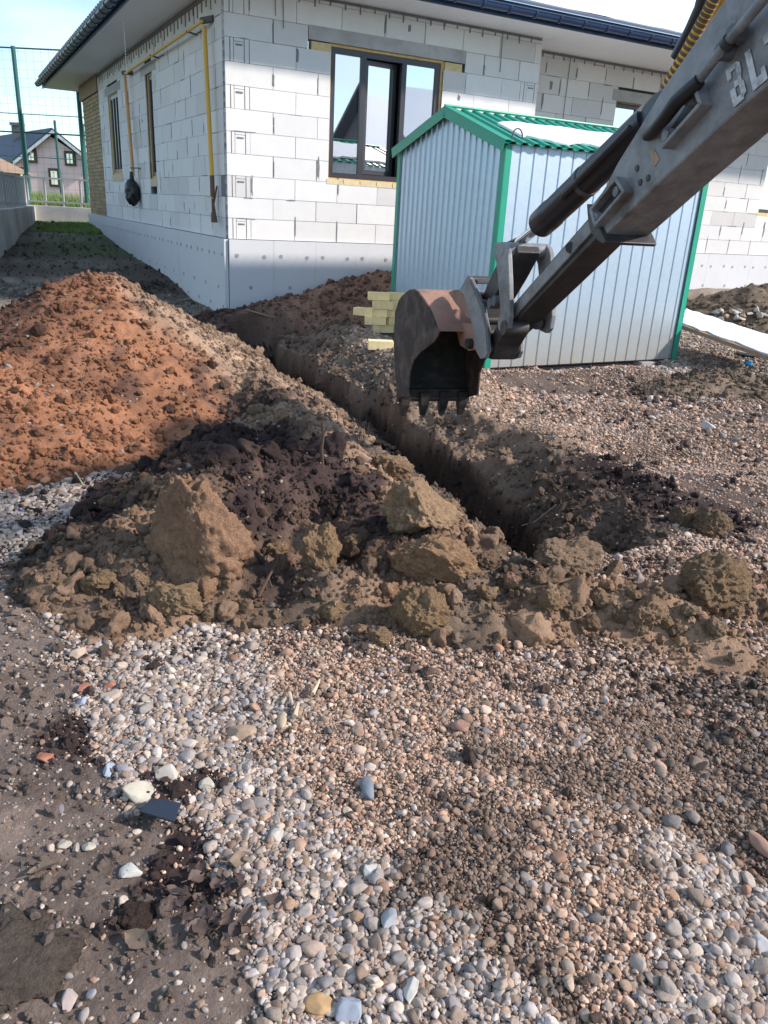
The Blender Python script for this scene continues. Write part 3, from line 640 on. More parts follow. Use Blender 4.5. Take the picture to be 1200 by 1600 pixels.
li(Lf(W1[0]-.3, W1[3]+.0, .003), TL*(W1[1]-W1[0]+.6), TR*.1, ZU*.15); li(Lf(W2[0]-.3, W2[3], .003), TL*(W2[1]-W2[0]+.6), TR*.1, ZU*.15); li(RO+TR*(W3[0]-.1)+ZU*(W3[3]+.01)+HR*.003, TR*1.6, -HR*.1, ZU*.16)
# windows
def window(org, dr, out, w, h, panes, inset=.06, foam=.03, open_idx=None):
    org = np.array(org); fm = MB(); f = .065
    o0 = org-out*inset
    fm.obox(o0, dr*w, -out*.07, ZU*f); fm.obox(o0+ZU*(h-f), dr*w, -out*.07, ZU*f)
    fm.obox(o0+ZU*f, dr*f, -out*.07, ZU*(h-2*f)); fm.obox(o0+dr*(w-f)+ZU*f, dr*f, -out*.07, ZU*(h-2*f))
    ed = [0]; 
    for p in panes: ed.append(ed[-1]+p*w)
    for e in ed[1:-1]: fm.obox(o0+dr*(e-.035)+ZU*f+out*.001, dr*.07, -out*.07, ZU*(h-2*f))
    win = fm.build('window', 'pvc', house)
    for i, (a, b_) in enumerate(zip(ed[:-1], ed[1:])):
        a0 = a+(f if i == 0 else .035); b0 = b_-(f if i == len(panes)-1 else .035)
        if i == open_idx:
            sm_ = MB(); an = math.radians(7); d2 = dr*math.cos(an)-out*math.sin(an)*1.0; o2 = -np.cross(d2, ZU) if np.cross(d2, ZU)@out < 0 else np.cross(d2, ZU)
            p0 = o0+dr*(a0+.01)-out*.06+ZU*(f+.01); ww = b0-a0-.02; hh = h-2*f-.02; s_ = .055
            sm_.obox(p0, d2*ww, -o2*.05, ZU*s_); sm_.obox(p0+ZU*(hh-s_), d2*ww, -o2*.05, ZU*s_); sm_.obox(p0+ZU*s_, d2*s_, -o2*.05, ZU*(hh-2*s_)); sm_.obox(p0+d2*(ww-s_)+ZU*s_, d2*s_, -o2*.05, ZU*(hh-2*s_))
            sm_.build('sash', 'pvc', win)
            gm = MB(); gm.obox(p0+d2*s_+ZU*s_-o2*.02, d2*(ww-2*s_), -o2*.01, ZU*(hh-2*s_)); gm.build('pane', 'glass', win)
        else:
            gm = MB(); gm.obox(o0+dr*a0+ZU*f-out*.025, dr*(b0-a0), -out*.01, ZU*(h-2*f)); gm.build('pane', 'glass', win)
    if foam:
        q = MB(); o1 = org-out*(inset-.012)
        q.obox(o1-dr*foam*.6-ZU*foam, dr*(w+foam*1.6), -out*.05, ZU*foam*.97); q.obox(o1+ZU*(h+.002)-dr*foam*.6, dr*(w+foam*2), -out*.05, ZU*foam)
        q.obox(o1+dr*(w+.002), dr*foam*1.4, -out*.05, ZU*h); q.obox(o1-dr*foam*.7, dr*foam*.68, -out*.05, ZU*h)
        q.build('foam_seal', 'foam', win)
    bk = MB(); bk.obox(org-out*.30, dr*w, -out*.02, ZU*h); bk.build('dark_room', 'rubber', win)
    return win
window(R_(WR[0]+.02, WR[2]+.01), TR, HR, WR[1]-WR[0]-.05, WR[3]-WR[2], [.29, .37, .34], open_idx=1, inset=.045)
window(Lf(W1[0]+.1, W1[2]+.03), TL, -TR, W1[1]-W1[0]-.2, W1[3]-W1[2]-.05, [.33,.34,.33], inset=.03, foam=.06)
window(Lf(W2[0]+.06, W2[2]+.03), TL, -TR, W2[1]-W2[0]-.12, W2[3]-W2[2]-.05, [1.0], inset=.05, foam=.06)
window(RO+TR*W3[0]+ZU*W3[2], TR, HR, W3[1]-W3[0], W3[3]-W3[2], [.5,.5], inset=.12)
window(RO+TR*W4[0]+ZU*W4[2], TR, HR, W4[1]-W4[0], W4[3]-W4[2], [.5,.5], inset=.08)
# insulated foundation, panels with round dowels
def panels(org, dr, out, Ln, zb, seed, dow):
    m = MB(); t = 0; rnd = random.Random(seed)
    while t < Ln-.01:
        w = min(.6, Ln-t); k = rnd.uniform(-.001, .0015)
        m.obox(org+dr*(t+.001)+out*(.03+k)+ZU*zb, dr*(w-.002), -out*.05, ZU*(FZ-zb-.006)); t += w
    p = m.build('insulation', 'xps', house)
    for (a, zz) in dow:
        q = MB(); n = 12; c = org+dr*a+out*.031+ZU*zz
        q.prism([c+(dr*math.cos(2*math.pi*i/n)+ZU*math.sin(2*math.pi*i/n))*.025 for i in range(n)], out*.004)
        q.build('dowel', 'dowel', p)
dr_ = []
for i in range(5): dr_ += [(i*.6+.10, FZ-.20), (i*.6+.47, FZ-.21), (.28+i*.55, FZ-.60)]
panels(HC, TR, HR, 4.6, -.4, 1, [d for d in dr_ if d[0] < 2.45]+[(.11, FZ-.93)])
dl = []
for i in range(16): dl += [(i*.6+.10, FZ-.20), (i*.6+.46, FZ-.2)]
for i in range(9): dl += [(i*.62+.3, FZ-.62), (i*.6+.1, FZ-.86)]
panels(HC-TR*.028, TL, -TR, 11.65, -.4, 2, [d for d in dl if d[0] < 11.2])
do = []
for i in range(8, 13): do += [(i*.6-.04, FZ-.22), (i*.6+.2, FZ-.23), (i*.6+.08, FZ-.58)]
panels(RO+TR*4.3, TR, HR, 6.1, -.4, 3, [(a-4.3, z) for a, z in do if 4.45 < a < 10])
m = MB(); m.obox(HC-HR*.02+ZU*-.4, -HR*11, TR*4.3, ZU*(FZ+.36)); m.obox(RO-HR*.02+ZU*-.4, -HR*8, TR*10.3, ZU*(FZ+.36)); m.build('foundation', 'mortarl', house)
# yellow brick porch pier at the far end
m = MB(); rnd = random.Random(4); z = FZ; i = 0
while z < TOPZ-.34:
    t = 9.21 if i % 2 == 0 else 9.21+.13
    if i % 2: v = rnd.uniform(.8, 1.05); m.obox(Lf(9.21, z, .0), TL*.12, TR*.12, ZU*.066, (.30*v,.22*v,.12*v))
    while t < 11.55:
        w = min(.25, 11.6-t); v = rnd.uniform(.75, 1.15); m.obox(Lf(t, z, .0), TL*(w-.012), TR*.12, ZU*.066, (.38*v,.27*v,.14*v)); t += .262
    z += .078; i += 1
m.build('brick_pier', 'ybrick', house)
m = MB(); m.obox(Lf(9.2, FZ, -.012), TL*2.39, TR*.3, ZU*(TOPZ-FZ-.36)); m.build('mortar', 'mortar', house)
m = MB(); m.obox(Lf(9.21, TOPZ-.32, .03), TL*2.6, TR*.3, ZU*.31); m.build('porch_beam', 'wood', house)
# soffit, eaves, gutter, roof
OH = .72; EZ = TOPZ+.0
A0 = HC-TR*OH-TL*OH; m = MB()
nL_ = 24; LL = 12.85+OH
for i in range(nL_): m.obox(HC-TR*OH-TL*OH+TL*(i*LL/nL_+.002)+ZU*(EZ), TL*(LL/nL_-.004), TR*(OH+.2), ZU*.015)
for i in range(30): m.obox(HC-TL*(OH-.0)+TR*(.201+i*.5+.002)+ZU*EZ, TR*.496, TL*(OH+REC+.5), ZU*.015)
m.build('soffit', 'soffit', house)
m = MB(); m.obox(HC-TR*(OH+.0)-TL*OH+ZU*(EZ-.02), TL*LL, -TR*.02, ZU*.18); m.obox(HC-TR*OH-TL*(OH+.02)+ZU*(EZ-.02), TR*16, TL*.02, ZU*.18); m.build('fascia', 'roof', house)
def gutter(p, d, out, Ln):
    m = MB(); n = 8; r = .068; c = np.array(p)+out*(r+.022)+ZU*.10; d = np.array(d)
    ang = [math.pi+math.pi*i/n for i in range(n+1)]
    pr = [c+out*math.cos(a)*r+ZU*math.sin(a)*r for a in ang]+[c+out*math.cos(a)*(r-.004)+ZU*math.sin(a)*(r-.004) for a in reversed(ang)]
    m.prism(pr, d*Ln); m.tube([c+out*r, c+out*r+d*Ln], .009, 6)
    g_ = m.build('gutter', 'gutter', house, smooth=True)
    k = 0; t = .15
    while t < Ln:
        b_ = MB(); R2 = r+.006; pp = [c+out*math.cos(a)*R2+ZU*math.sin(a)*R2+d*t for a in ang]
        for p0, p1 in zip(pp[:-1], pp[1:]): b_.bar(p0, p1, .03, .008, up=np.cross(p1-p0, d))
        b_.build('bracket', 'roof', g_); t += .40
gutter(HC-TR*(OH+.02)-TL*OH+ZU*(EZ-.02), TL, -TR, LL)
gutter(HC-TR*(OH+.02)-TL*(OH+.02)+ZU*(EZ-.02), TR, HR, 15.5)
sl_ = math.tan(math.radians(24)); e0 = HC-TR*(OH+.07)-TL*(OH+.07)+ZU*(EZ+.155)
RW = 6.5
def rp_(a, b_): return e0+TR*a+TL*b_+ZU*min(a, b_, 99)*sl_
A = e0; B = e0+TR*16.5; r0 = e0+TR*RW+TL*RW+ZU*RW*sl_; r1 = e0+TR*16.5+TL*RW+ZU*RW*sl_; D = e0+TL*(LL+.1); r2 = e0+TR*RW+TL*(LL+.1)+ZU*RW*sl_
m = MB(); m.prism([A, B, r1, r0], ZU*.03); m.prism([A, r0, r2, D], ZU*.03); m.build('roof', 'roof', house)
# tile bumps along the left eave
m = MB()
for i in range(int(LL/.20)): c = e0+TL*(i*.20+.1)+ZU*.012; m.tube([c-TR*.03, c+TR*.5+ZU*.5*sl_], .05, 8)
m.build('roof_tiles', 'roof', house, smooth=True)
m = MB(); rnd = random.Random(2)
pts = [rp_(.25, .05+.02)]; n = 60
low = [e0+TR*(.3+i*(15.9/n))+TL*(.07+rnd.uniform(-.015, .05))+ZU*(.07*sl_+.033) for i in range(n+1)]
up = [e0+TR*16.3+TL*6.3+ZU*(6.3*sl_+.033), e0+TR*6.6+TL*6.3+ZU*(6.3*sl_+.033)]
m.prism(low+up, ZU*.07); m.build('roof_snow', 'snow', house)
# gas pipe: down both ends, along under the soffit
gp = MB(); o_ = .10; zt = FZ+2.44
gp.tube([Lf(.50, zt-.03, o_), Lf(.33, FZ+.72, o_)], .028, 12); gpo = gp.build('gas_pipe', 'ypipe', house, smooth=True)
g2 = MB(); g2.tube([Lf(.52, zt+.02, o_+.02), Lf(5.60, zt+.0, o_)], .020, 10); g2.build('gas_pipe', 'ypipe', house, smooth=True)
g3 = MB(); g3.tube([Lf(5.62, zt-.03, o_), Lf(5.42, FZ+.78, o_)], .030, 12); g3.build('gas_pipe', 'opipe', house, smooth=True)
v = MB(); v.tube([Lf(.33, FZ+.74, o_), Lf(.32, FZ+.50, o_)], .030, 10); v.tube([Lf(.32, FZ+.52, o_), Lf(.31, FZ+.20, o_)], .02, 8); v.tube([Lf(.31, FZ+.30, o_), Lf(.31, FZ+.18, o_)], .032, 8)
v.tube([Lf(.40, FZ+.62, .02), Lf(.46, FZ+.4, .05), Lf(.40, FZ+.18, .03)], .012, 6); v.build('valve', 'rust', gpo, smooth=True)
v = MB(); v.bar(Lf(.22, FZ+.47, o_+.03), Lf(.50, FZ+.49, o_+.03), .02, .012); v.build('valve_handle', 'ypipe', gpo)
v = MB(); v.tube([Lf(5.7, zt+.02, o_+.02), Lf(5.42, zt+.0, .0)], .035, 8); v.build('elbow', 'steel', gpo, smooth=True); v = MB(); v.tube([Lf(.60, zt+.04, o_), Lf(.42, zt+.05, .0)], .04, 8); v.build('elbow', 'steel', gpo, smooth=True)
for t in (1.2, 3.4):
    v = MB(); v.bar(Lf(t, zt+.01, o_+.04), Lf(t-.02, zt-.02, -.01), .02, .02); v.bar(Lf(t-.01, zt-.0, .0), Lf(t-.35, zt-.01, .005), .012, .012); v.build('pipe_bracket', 'steel', gpo)
v = MB(); v.bar(Lf(5.42, FZ+.92, o_+.04), Lf(5.2, FZ+.92, .0), .02, .02); v.build('pipe_bracket', 'steel', gpo)
# bag over the pipe end
def blob(name, c, sx, sy, sz, m_, seed, amp=.15, fr=1.5, sub=4, col=(1,1,1), rot=(0,0,0), label=None, cat=None, group=None, par=None, flat=None, facets=0, oct_=4, sink=0, pattern=None):
    V, F_ = ico(sub); rs = np.random.RandomState(seed)
    for _ in range(facets):
        n = rs.normal(size=3); n /= np.linalg.norm(n); d = V@n; lim = rs.uniform(.45, .85); V = V-np.outer(np.maximum(d-lim, 0)*.92, n)
    n_ = fbm(V[:, 0]*fr+seed*1.7, V[:, 1]*fr-seed, V[:, 2]*fr+seed*.3, oct_, seed, .6); V = V*(1+amp*n_)[:, None]
    if pattern is not None: V = pattern(V)
    V = V*np.array([sx, sy, sz]); Mx = np.array((Matrix.Rotation(rot[2], 3, 'Z') @ Matrix.Rotation(rot[1], 3, 'Y') @ Matrix.Rotation(rot[0], 3, 'X')))
    V = V@Mx.T; col = tuple(np.array(col)*np.array((1.08,1.0,.93))*1.05) if m_ == 'clod' else col
    cc = np.array(col)[None]*(1+.12*fbm(V[:, 0]*30+seed, V[:, 1]*30, V[:, 2]*30, 3, seed))[:, None]
    o = npmesh(name, V, F_, np.clip(cc, .005, 1), MT[m_]); o.location = c
    if par: o.parent = par
    return tag(o, label, cat, group)
q = Lf(5.42, FZ+.50, .13)
bag = blob('plastic_bag', q, .135, .13, .23, 'bag', 3, .12, 2.2, label='black plastic bag tied over the lower end of the orange gas pipe', cat='bag')
m = MB(); m.tube([q+ZU*.2, q+ZU*.36], [.05, .028], 10); x_ = m.build('bag_neck', 'bag', None, smooth=True); x_.parent = bag; x_.location = -np.array(q)
# beaded chain hanging from the eave
m = MB(); c0 = Lf(3.0, EZ, OH-.15)
for i in range(26): p = c0-ZU*(.03+i*.035); m.tube([p, p-ZU*.022], .008, 5)
m.build('hanging_chain', 'white', None, origin=c0); tag(bpy.context.scene.objects['hanging_chain'], 'thin white beaded chain hanging from the eave over the left wall', 'chain')

# ================================================================== SHED
ZS = .0
sA, sB, sC = [G(*t, ZS) for t in ((608,530),(757,578),(1060,566))]
ab = (sA-sB); wid = np.linalg.norm(ab); ab /= wid; bc0 = (sC-sB)/np.linalg.norm(sC-sB)
bc = np.cross(ab, ZU)*-1
if bc@(sC-sB) < 0: bc = -bc
bc = bc*2+bc0*(1 if bc@bc0 > 0 else -1); bc[2] = 0; bc /= np.linalg.norm(bc); ab = np.cross(bc, ZU); ab = ab if ab@(sA-sB) > 0 else -ab
ln = 2.78; wid *= 1.03; sA = sB+ab*wid; hz = 2.16; pk_ = 2.50
shed = thing('metal_shed', sB, 'galvanised sheet metal shed with green corner trim and green gabled roof', 'shed')
def corr(p0, ex, out, w, zf0, zf1, pitch, amp, trap=.5, tint=None):
    """vertical ribbed sheet between p0 and p0+ex*w; zf1 gives the top at t"""
    V = []; F_ = []; t = 0; pr = [(0, 0), (.42, 0), (.5, 1), (.92, 1), (1.0, 0)] if trap == .5 else [(0, 0), (.86, 0), (.90, 1), (.96, 1), (1., 0)]
    pts = []
    while t < w:
        for a, h in pr[:-1]:
            if t+a*pitch < w: pts.append((t+a*pitch, h*amp))
        t += pitch
    pts.append((w, 0)); mb = MB(); top = [np.array(p0)+ex*a+out*h+ZU*zf1(a) for a, h in pts]; bot = [np.array(p0)+ex*a+out*h+ZU*zf0(a) for a, h in pts]
    n = len(pts); bk = [p-out*.003 for p in top]; bb = [p-out*.003 for p in bot]
    mb.add(top+bot+bk+bb, [(i, i+1, n+i+1, n+i) for i in range(n-1)]+[(2*n+i, 3*n+i, 3*n+i+1, 2*n+i+1) for i in range(n-1)]); return mb
gl = lambda a: hz+(pk_-hz)*(1-abs(a-wid/2)/(wid/2))-.02
corr(sB+ab*.02, ab, -bc, wid-.04, lambda a: .02, gl, .11, .014).build('gable_wall', 'galv', shed)
corr(sB+bc*.02, bc, -ab, ln-.04, lambda a: .02, lambda a: hz, .165, -.010, trap=.1).build('front_wall', 'galv', shed)
corr(sB+bc*ln+ab*.02, ab, bc, wid-.04, lambda a: .02, gl, .11, .014).build('end_wall', 'galv', shed)
corr(sB+ab*wid+bc*.02, bc, ab, ln-.04, lambda a: .02, lambda a: hz, .165, .010).build('back_wall', 'galv', shed)
for p, u_, v_ in ((sB, ab, bc), (sA, -ab, bc), (sB+bc*ln, ab, -bc), (sA+bc*ln, -ab, -bc)):
    m = MB(); m.obox(p-v_*.022-u_*.022+ZU*0, u_*.07, v_*.008, ZU*(hz-.01)); m.obox(p-u_*.022-v_*.0138, u_*.008, v_*.07, ZU*(hz-.012)); m.build('corner_trim', 'green', shed, bevel=.002)
m = MB(); m.obox(sB+ab*.03+bc*.03+ZU*.0, ab*(wid-.06), bc*(ln-.06), ZU*.03); m.build('floor', 'oldwood', shed)
ov = .07; rs_ = (pk_-hz)/(wid/2)
for side in (0, 1):
    e_ = (sB if side == 0 else sA)-bc*ov; inn = ab if side == 0 else -ab
    st = e_-inn*ov+ZU*(hz-rs_*ov+.02); updir = inn*(wid/2+ov)+ZU*rs_*(wid/2+ov)
    mb = MB(); pr = []; t = 0; Lr = ln+2*ov; amp = .022
    nrm = np.cross(updir, bc); nrm /= np.linalg.norm(nrm); nrm = nrm if nrm[2] > 0 else -nrm
    while t < Lr:
        for a, h in ((0, 0), (.35, 0), (.5, 1), (.85, 1)):
            if t+a*.14 < Lr: pr.append((t+a*.14, h*amp))
        t += .14
    pr.append((Lr, 0)); n = len(pr); lo = [st+bc*a+nrm*h for a, h in pr]; hi = [p+updir for p in lo]; lo2 = [p-nrm*.004 for p in lo]; hi2 = [p-nrm*.004 for p in hi]
    mb.add(lo+hi+lo2+hi2, [(i, i+1, n+i+1, n+i) for i in range(n-1)]+[(2*n+i, 3*n+i, 3*n+i+1, 2*n+i+1) for i in range(n-1)]+[(i, 2*n+i, 2*n+i+1, i+1) for i in range(n-1)])
    mb.build('roof_sheet', 'green', shed)
    for kk in (0, 1):
        m = MB(); p = st+(bc*(Lr+.004) if kk else -bc*.012); m.obox(p-nrm*.075, updir, bc*.008, nrm*.10); m.obox(p+nrm*.026, updir, (bc*-.08 if kk else bc*.08), nrm*.004); m.build('barge_trim', 'green', shed)
    if side == 1:
        m = MB(); rnd = random.Random(6); lo_ = [st+bc*(.1+i*.13)+updir*(.12+rnd.uniform(-.04, .06))+nrm*.018 for i in range(20)]; up_ = [st+bc*(.1+i*.13)+updir*(.85+rnd.uniform(-.06, .05))+nrm*.018 for i in range(20)]
        m.prism(lo_+up_[::-1], nrm*.03); m.build('snow_patch', 'snow', shed, bevel=.008)
    if side == 0:
        # snow lying low on the roof slope
        m = MB(); rnd = random.Random(5); low = []; up = []
        for i in range(25):
            a = .10+i*(2.0/24); uu = .10+.05*math.sin(i*.9)+rnd.uniform(-.01, .01)+(.05 if i < 2 else 0); tt = .66-.25*max(0, .5-i*.12)**1+.02*math.sin(i*.7)-(.2 if i > 21 else 0)
            low.append(st+bc*(a+.2)+updir*uu+nrm*.018); up.append(st+bc*(a+.2)+updir*tt+nrm*.018)
        m.prism(low+up[::-1], nrm*.028); m.build('snow_patch', 'snow', shed, bevel=.008)
m = MB(); p = st; pr_ = sB+ab*wid/2-bc*(ov+.01)+ZU*(pk_+.075); m.tube([pr_-ZU*.02, pr_+bc*(Lr+.02)-ZU*.02], .014, 8); m.build('ridge_cap', 'green', shed, smooth=True)
def loop(c, d, r):
    m = MB(); m.tube([c+d*math.cos(a)*r+ZU*math.sin(a)*r*1.25 for a in np.linspace(-.2, math.pi+.2, 14)], .008, 8); m.build('lifting_loop', 'steel', shed, smooth=True)
loop(sB+bc*.16+ab*.06+ZU*(hz+.07), bc, .06); loop(sA+bc*.06-ab*.05+ZU*(hz+.05), ab, .045)
# supports
for i, (a, b_, s_, lb, mm, nm) in enumerate([(.84, .06, (.22,.20,.12), 'grey concrete block under the right end of the shed front', 'conc', 'concrete_block'), (.97, .12, (.12,.3,.10), 'small grey block under the right corner of the shed', 'conc', 'concrete_block'), (.02, .0, (.3,.25,.07), 'flat reddish brown wooden block under the near left corner of the shed', 'wood', 'wooden_block')]):
    p = sB+bc*ln*a+ab*b_; p[2] = -s_[2]/2-.004
    if i == 2: p = G(613, 543, 0); p[2] = .0
    m = MB(); m.box(p, s_, math.atan2(bc[1], bc[0])); o = m.build(nm, mm, None, bevel=.006, origin=p); tag(o, lb, 'support block')
m = MB(); m.bar(sB+bc*.5+ab*.12-ZU*.05, sB+bc*(ln-.2)+ab*.12-ZU*.05, .06, .05); o = m.build('timber_skid', 'oldwood', None, origin=sB); tag(o, 'long dark timber lying under the front edge of the shed', 'timber')
# ================================================================== EXCAVATOR ARM (profile drawn in its own vertical plane, then given width)
AZ_ = math.radians(-17); wv = np.array([math.cos(AZ_), -math.sin(AZ_), 0]); uv = np.array([math.sin(AZ_), math.cos(AZ_), 0])
PA = Oc+ray(676, 560)*5.0/ray(676, 560)[1]
def AP(px, py, off=0.0): return PL(px, py, PA+wv*off, wv)
arm = thing('excavator_arm', [float(c) for c in AP(760, 545, 0)], 'dark grey excavator arm with muddy toothed bucket hanging over the trench', 'excavator arm')
def plate(name, px, off, th, m_, bevel=.004, parent=None, smooth=False, seen=None):
    seen = off if seen is None else seen
    mb = MB(); mb.prism([AP(x, y, seen)+wv*(off-seen) for x, y in px], wv*th); return mb.build(name, m_, parent or arm, bevel=bevel, smooth=smooth)
HW = .23
# ---- bucket
P_o = [(685.5,517.5),(681,501),(675,486),(666,470),(655.5,456),(649.5,451.5),(643,452.5),(636,457.5),(630,463),(625.5,469.5),(620,487.5),(619,510),(618,540),(619.5,577.5),(621,600),(624,622)]
P_i = [(637,618),(638,600),(639,582),(645,562),(655.5,549.5),(667.5,540),(678,531)]
bucket = MB(); outer = [AP(x, y, -HW) for x, y in P_o]; cen = sum(outer)/len(outer)
inner = [p+(cen-p)/np.linalg.norm(cen-p)*.018 for p in outer]; inner[-1] = outer[-1]+uv*-.02; n = len(outer)
for i in range(n-1): bucket.prism([outer[i], outer[i+1], inner[i+1], inner[i]], wv*2*HW)
bk = bucket.build('bucket', 'brust', arm)
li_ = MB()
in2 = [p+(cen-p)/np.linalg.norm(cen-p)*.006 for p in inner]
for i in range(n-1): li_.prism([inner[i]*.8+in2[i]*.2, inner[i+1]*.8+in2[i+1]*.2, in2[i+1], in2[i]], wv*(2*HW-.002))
li_.build('bucket_shade_lining', 'muddy', bk)  # thin added layer, its near-black colour paints the shade inside the bucket
for nm, off in (('side_plate', -HW-.012), ('side_plate', HW)):
    plate(nm, P_o+P_i, off, .012, 'bmud', .002, bk, seen=-HW)
# reinforced side cutter, lip
plate('side_cutter', [(686.5,519),(679,533),(668,542),(656,551),(646,563),(640,583),(639,600),(637,620),(631,621),(634,585),(638,563),(648,548),(658,535),(664,528),(676,505)], -HW-.020, .008, 'bmud', .002, bk)
lo = AP(623, 618, -HW); lip = MB(); lip.obox(lo-wv*.014-ZU*.035, wv*(2*HW+.028), -uv*.03, ZU*.08); lip.build('cutting_edge', 'muddy', bk, bevel=.004)
for i in range(4):
    t = -HW+.035+i*(2*HW-.07)/3; c = lo+wv*(t+HW)-uv*.015; th = MB()
    a = [c+wv*(-.036)+uv*.03+ZU*.03, c+wv*.036+uv*.03+ZU*.03, c+wv*.036-uv*.035+ZU*.03, c-wv*.036-uv*.035+ZU*.03]
    mid = [c+wv*(-.026)+uv*.028-ZU*.06, c+wv*.026+uv*.028-ZU*.06, c+wv*.026-uv*.03-ZU*.06, c-wv*.026-uv*.03-ZU*.05]
    tp = [c+wv*(-.016)+uv*.020-ZU*.13, c+wv*.016+uv*.020-ZU*.13, c+wv*.016-uv*.004-ZU*.13, c-wv*.016-uv*.004-ZU*.13]
    th.add(a+mid+tp, [(0,1,2,3),(8,9,10,11)]+[(k, (k+1) % 4, 4+(k+1) % 4, 4+k) for k in range(4)]+[(4+k, 4+(k+1) % 4, 8+(k+1) % 4, 8+k) for k in range(4)])
    th.build('tooth', 'muddy', bk, bevel=.003)
# ears with pins on the bucket
for off in (-.085, .115):
    plate('bucket_ear', [(700,457),(708,453),(724,452),(740,470),(746,492),(744,500),(730,497),(712,475)], off, .02, 'brust', .003, bk, seen=-.085)
    plate('bucket_ear', [(712,515),(722,505),(740,505),(752,528),(748,545),(732,548),(719,540)], off, .02, 'brust', .003, bk, seen=-.085)
m = MB(); m.tube([AP(729, 537, -.115), AP(729, 537, -.115)+wv*.27], .028, 14); m.build('pin', 'armd', bk, smooth=True)
# ---- quick coupler
cp_ = plate('coupler_plate', [(731,429),(722,445),(716,454),(724,459),(730,480),(739,516),(743,548),(750,561),(758,559),(762,549),(761,514),(755,484),(745,457),(736,437)], -.105, .020, 'armp')
plate('coupler_plate', [(731,429),(722,445),(716,454),(724,459),(730,480),(739,516),(743,548),(750,561),(758,559),(762,549),(761,514),(755,484),(745,457),(736,437)], .075, .020, 'armp', seen=-.105)
plate('coupler_rim', [(736,436),(745,456),(756,483),(762,513),(763,549),(760,549),(758,514),(751,484),(741,458),(733,439)], -.118, .013, 'steel', .002)
for (x, y) in ((733,437),(742,462),(754,500),(757,520),(757,545)):
    m = MB(); m.tube([AP(x, y, -.1), AP(x, y, -.1)+wv*.19], .020 if y not in (545,) else .035, 12); m.build('cross_pin', 'armd', cp_, smooth=True)
for (x, y, m_) in ((758, 497, 'steel'), (760, 511, 'steel'), (745, 440, 'steel')):
    m = MB(); m.bar(AP(x, y, -.07), AP(x, y, -.07)+wv*.13, .03, .014); m.build('cross_bar', m_, cp_)
m = MB(); m.obox(AP(752, 540, -.10), (AP(757, 470, -.10)-AP(752, 540, -.10)), uv*.10, wv*.17); m.build('coupler_body', 'armd', arm, bevel=.006)
# ---- links
for off in (-.118, .100):
    plate('link', [(772,382),(776,378.5),(786,378),(791,386),(793,396),(795,440),(796,492),(793,513),(787,520),(779,516),(777,505),(782,490),(778,440),(775,410),(771,398)], off, .024, 'armp', seen=-.118)
bl = MB(); bl.prism([AP(x, y, -.06) for x, y in ((794,380),(806,384),(809,394),(790,432),(771,466),(762,472),(754,464),(760,446),(778,408),(786,388))], wv*.12); bl.build('bucket_link', 'armd', arm, bevel=.006)
m = MB(); m.tube([AP(783, 389, -.120), AP(783, 389, -.120)+wv*.245], .032, 16); m.build('knuckle_pin', 'armp', arm, smooth=True)
m = MB(); m.tube([AP(786, 512, -.125), AP(786, 512, -.125)+wv*.12], .034, 14); m.build('pivot_pin', 'armd', arm, smooth=True)
for x, y in ((764, 474), (771, 470)):
    m = MB(); m.tube([AP(x, y, -.10), AP(x, y, -.10)+wv*.05], .026, 12); m.build('pin_head', 'steel', arm, smooth=True)
# ---- bucket cylinder
def ax(px, py): return AP(px, py, 0)
r0_ = ax(806, 386); r1_ = ax(838, 357)
m = MB(); m.tube([ax(795, 392), ax(842, 354)], .024, 16); m.build('piston_rod', 'chrome', arm, smooth=True)
m = MB(); m.tube([ax(786, 394), ax(808, 384)], .038, 14); m.build('rod_eye', 'armd', arm, smooth=True)
c0, c1 = ax(843, 352), ax(1018, 187)
cd = (c1-c0)/np.linalg.norm(c1-c0)
m = MB(); m.tube([c0, c0+cd*.015, c0+cd*.12, c0+cd*.14, c0+cd*.5, c1], [.052, .062, .064, .060, .060, .060], 24); cy = m.build('cylinder', 'hydr', arm, smooth=True)
plate('cylinder_clevis', [(995,190),(1003,165),(1020,146),(1034,138),(1046,150),(1030,180),(1010,212)], -.045, .09, 'hydr', .01)
m = MB(); m.tube([c0+cd*.40, c0+cd*.425], .0635, 24); m.build('cylinder_band', 'steel', cy, smooth=True)
m = MB(); q0 = c0+cd*.35-wv*.075; m.tube([c0+cd*.33-wv*.06-ZU*.03, c0+cd*.36-wv*.07-ZU*.035, c0+cd*.7-wv*.075-ZU*.03, c1-wv*.08-ZU*.03], .010, 8); m.build('hydraulic_line', 'hydr', cy, smooth=True)
# ---- inner (sliding) stick
SW = .066
st_px = [(760,566),(763,545),(775,521),(790,505),(795,483),(850,419.5),(916.7,343),(960,300),(975,325),(930,381),(860,447),(808,503),(786.7,528.5),(776,552),(787,563)]
st_px = [(762,560),(762,535),(776,508),(795,483),(850,419.5),(917,343),(965,290),(985,318),(930,375),(870,437),(818,490),(787,521),(776,540),(768,562)]
stick = plate('sliding_stick', st_px, -SW, SW*2, 'armd', .006)
m = MB(); s0, s1 = AP(792, 500, -SW-.006), AP(925, 352, -SW-.006); m.bar(s0, s1, .012, .055, up=np.cross(s1-s0, wv)); m.build('wear_strip', 'armp', stick, bevel=.002)
for (x, y) in ((892, 387),):
    m = MB(); m.tube([AP(x, y, -SW-.016), AP(x, y, -SW+.01)], .022, 14); m.build('bolt', 'armd', stick, smooth=True)
for (x, y) in ((838, 505), (803, 545)):
    m = MB(); m.tube([AP(x, y, SW-.02), AP(x, y, SW)+wv*.02], .03, 12); m.build('bolt', 'armd', stick, smooth=True)
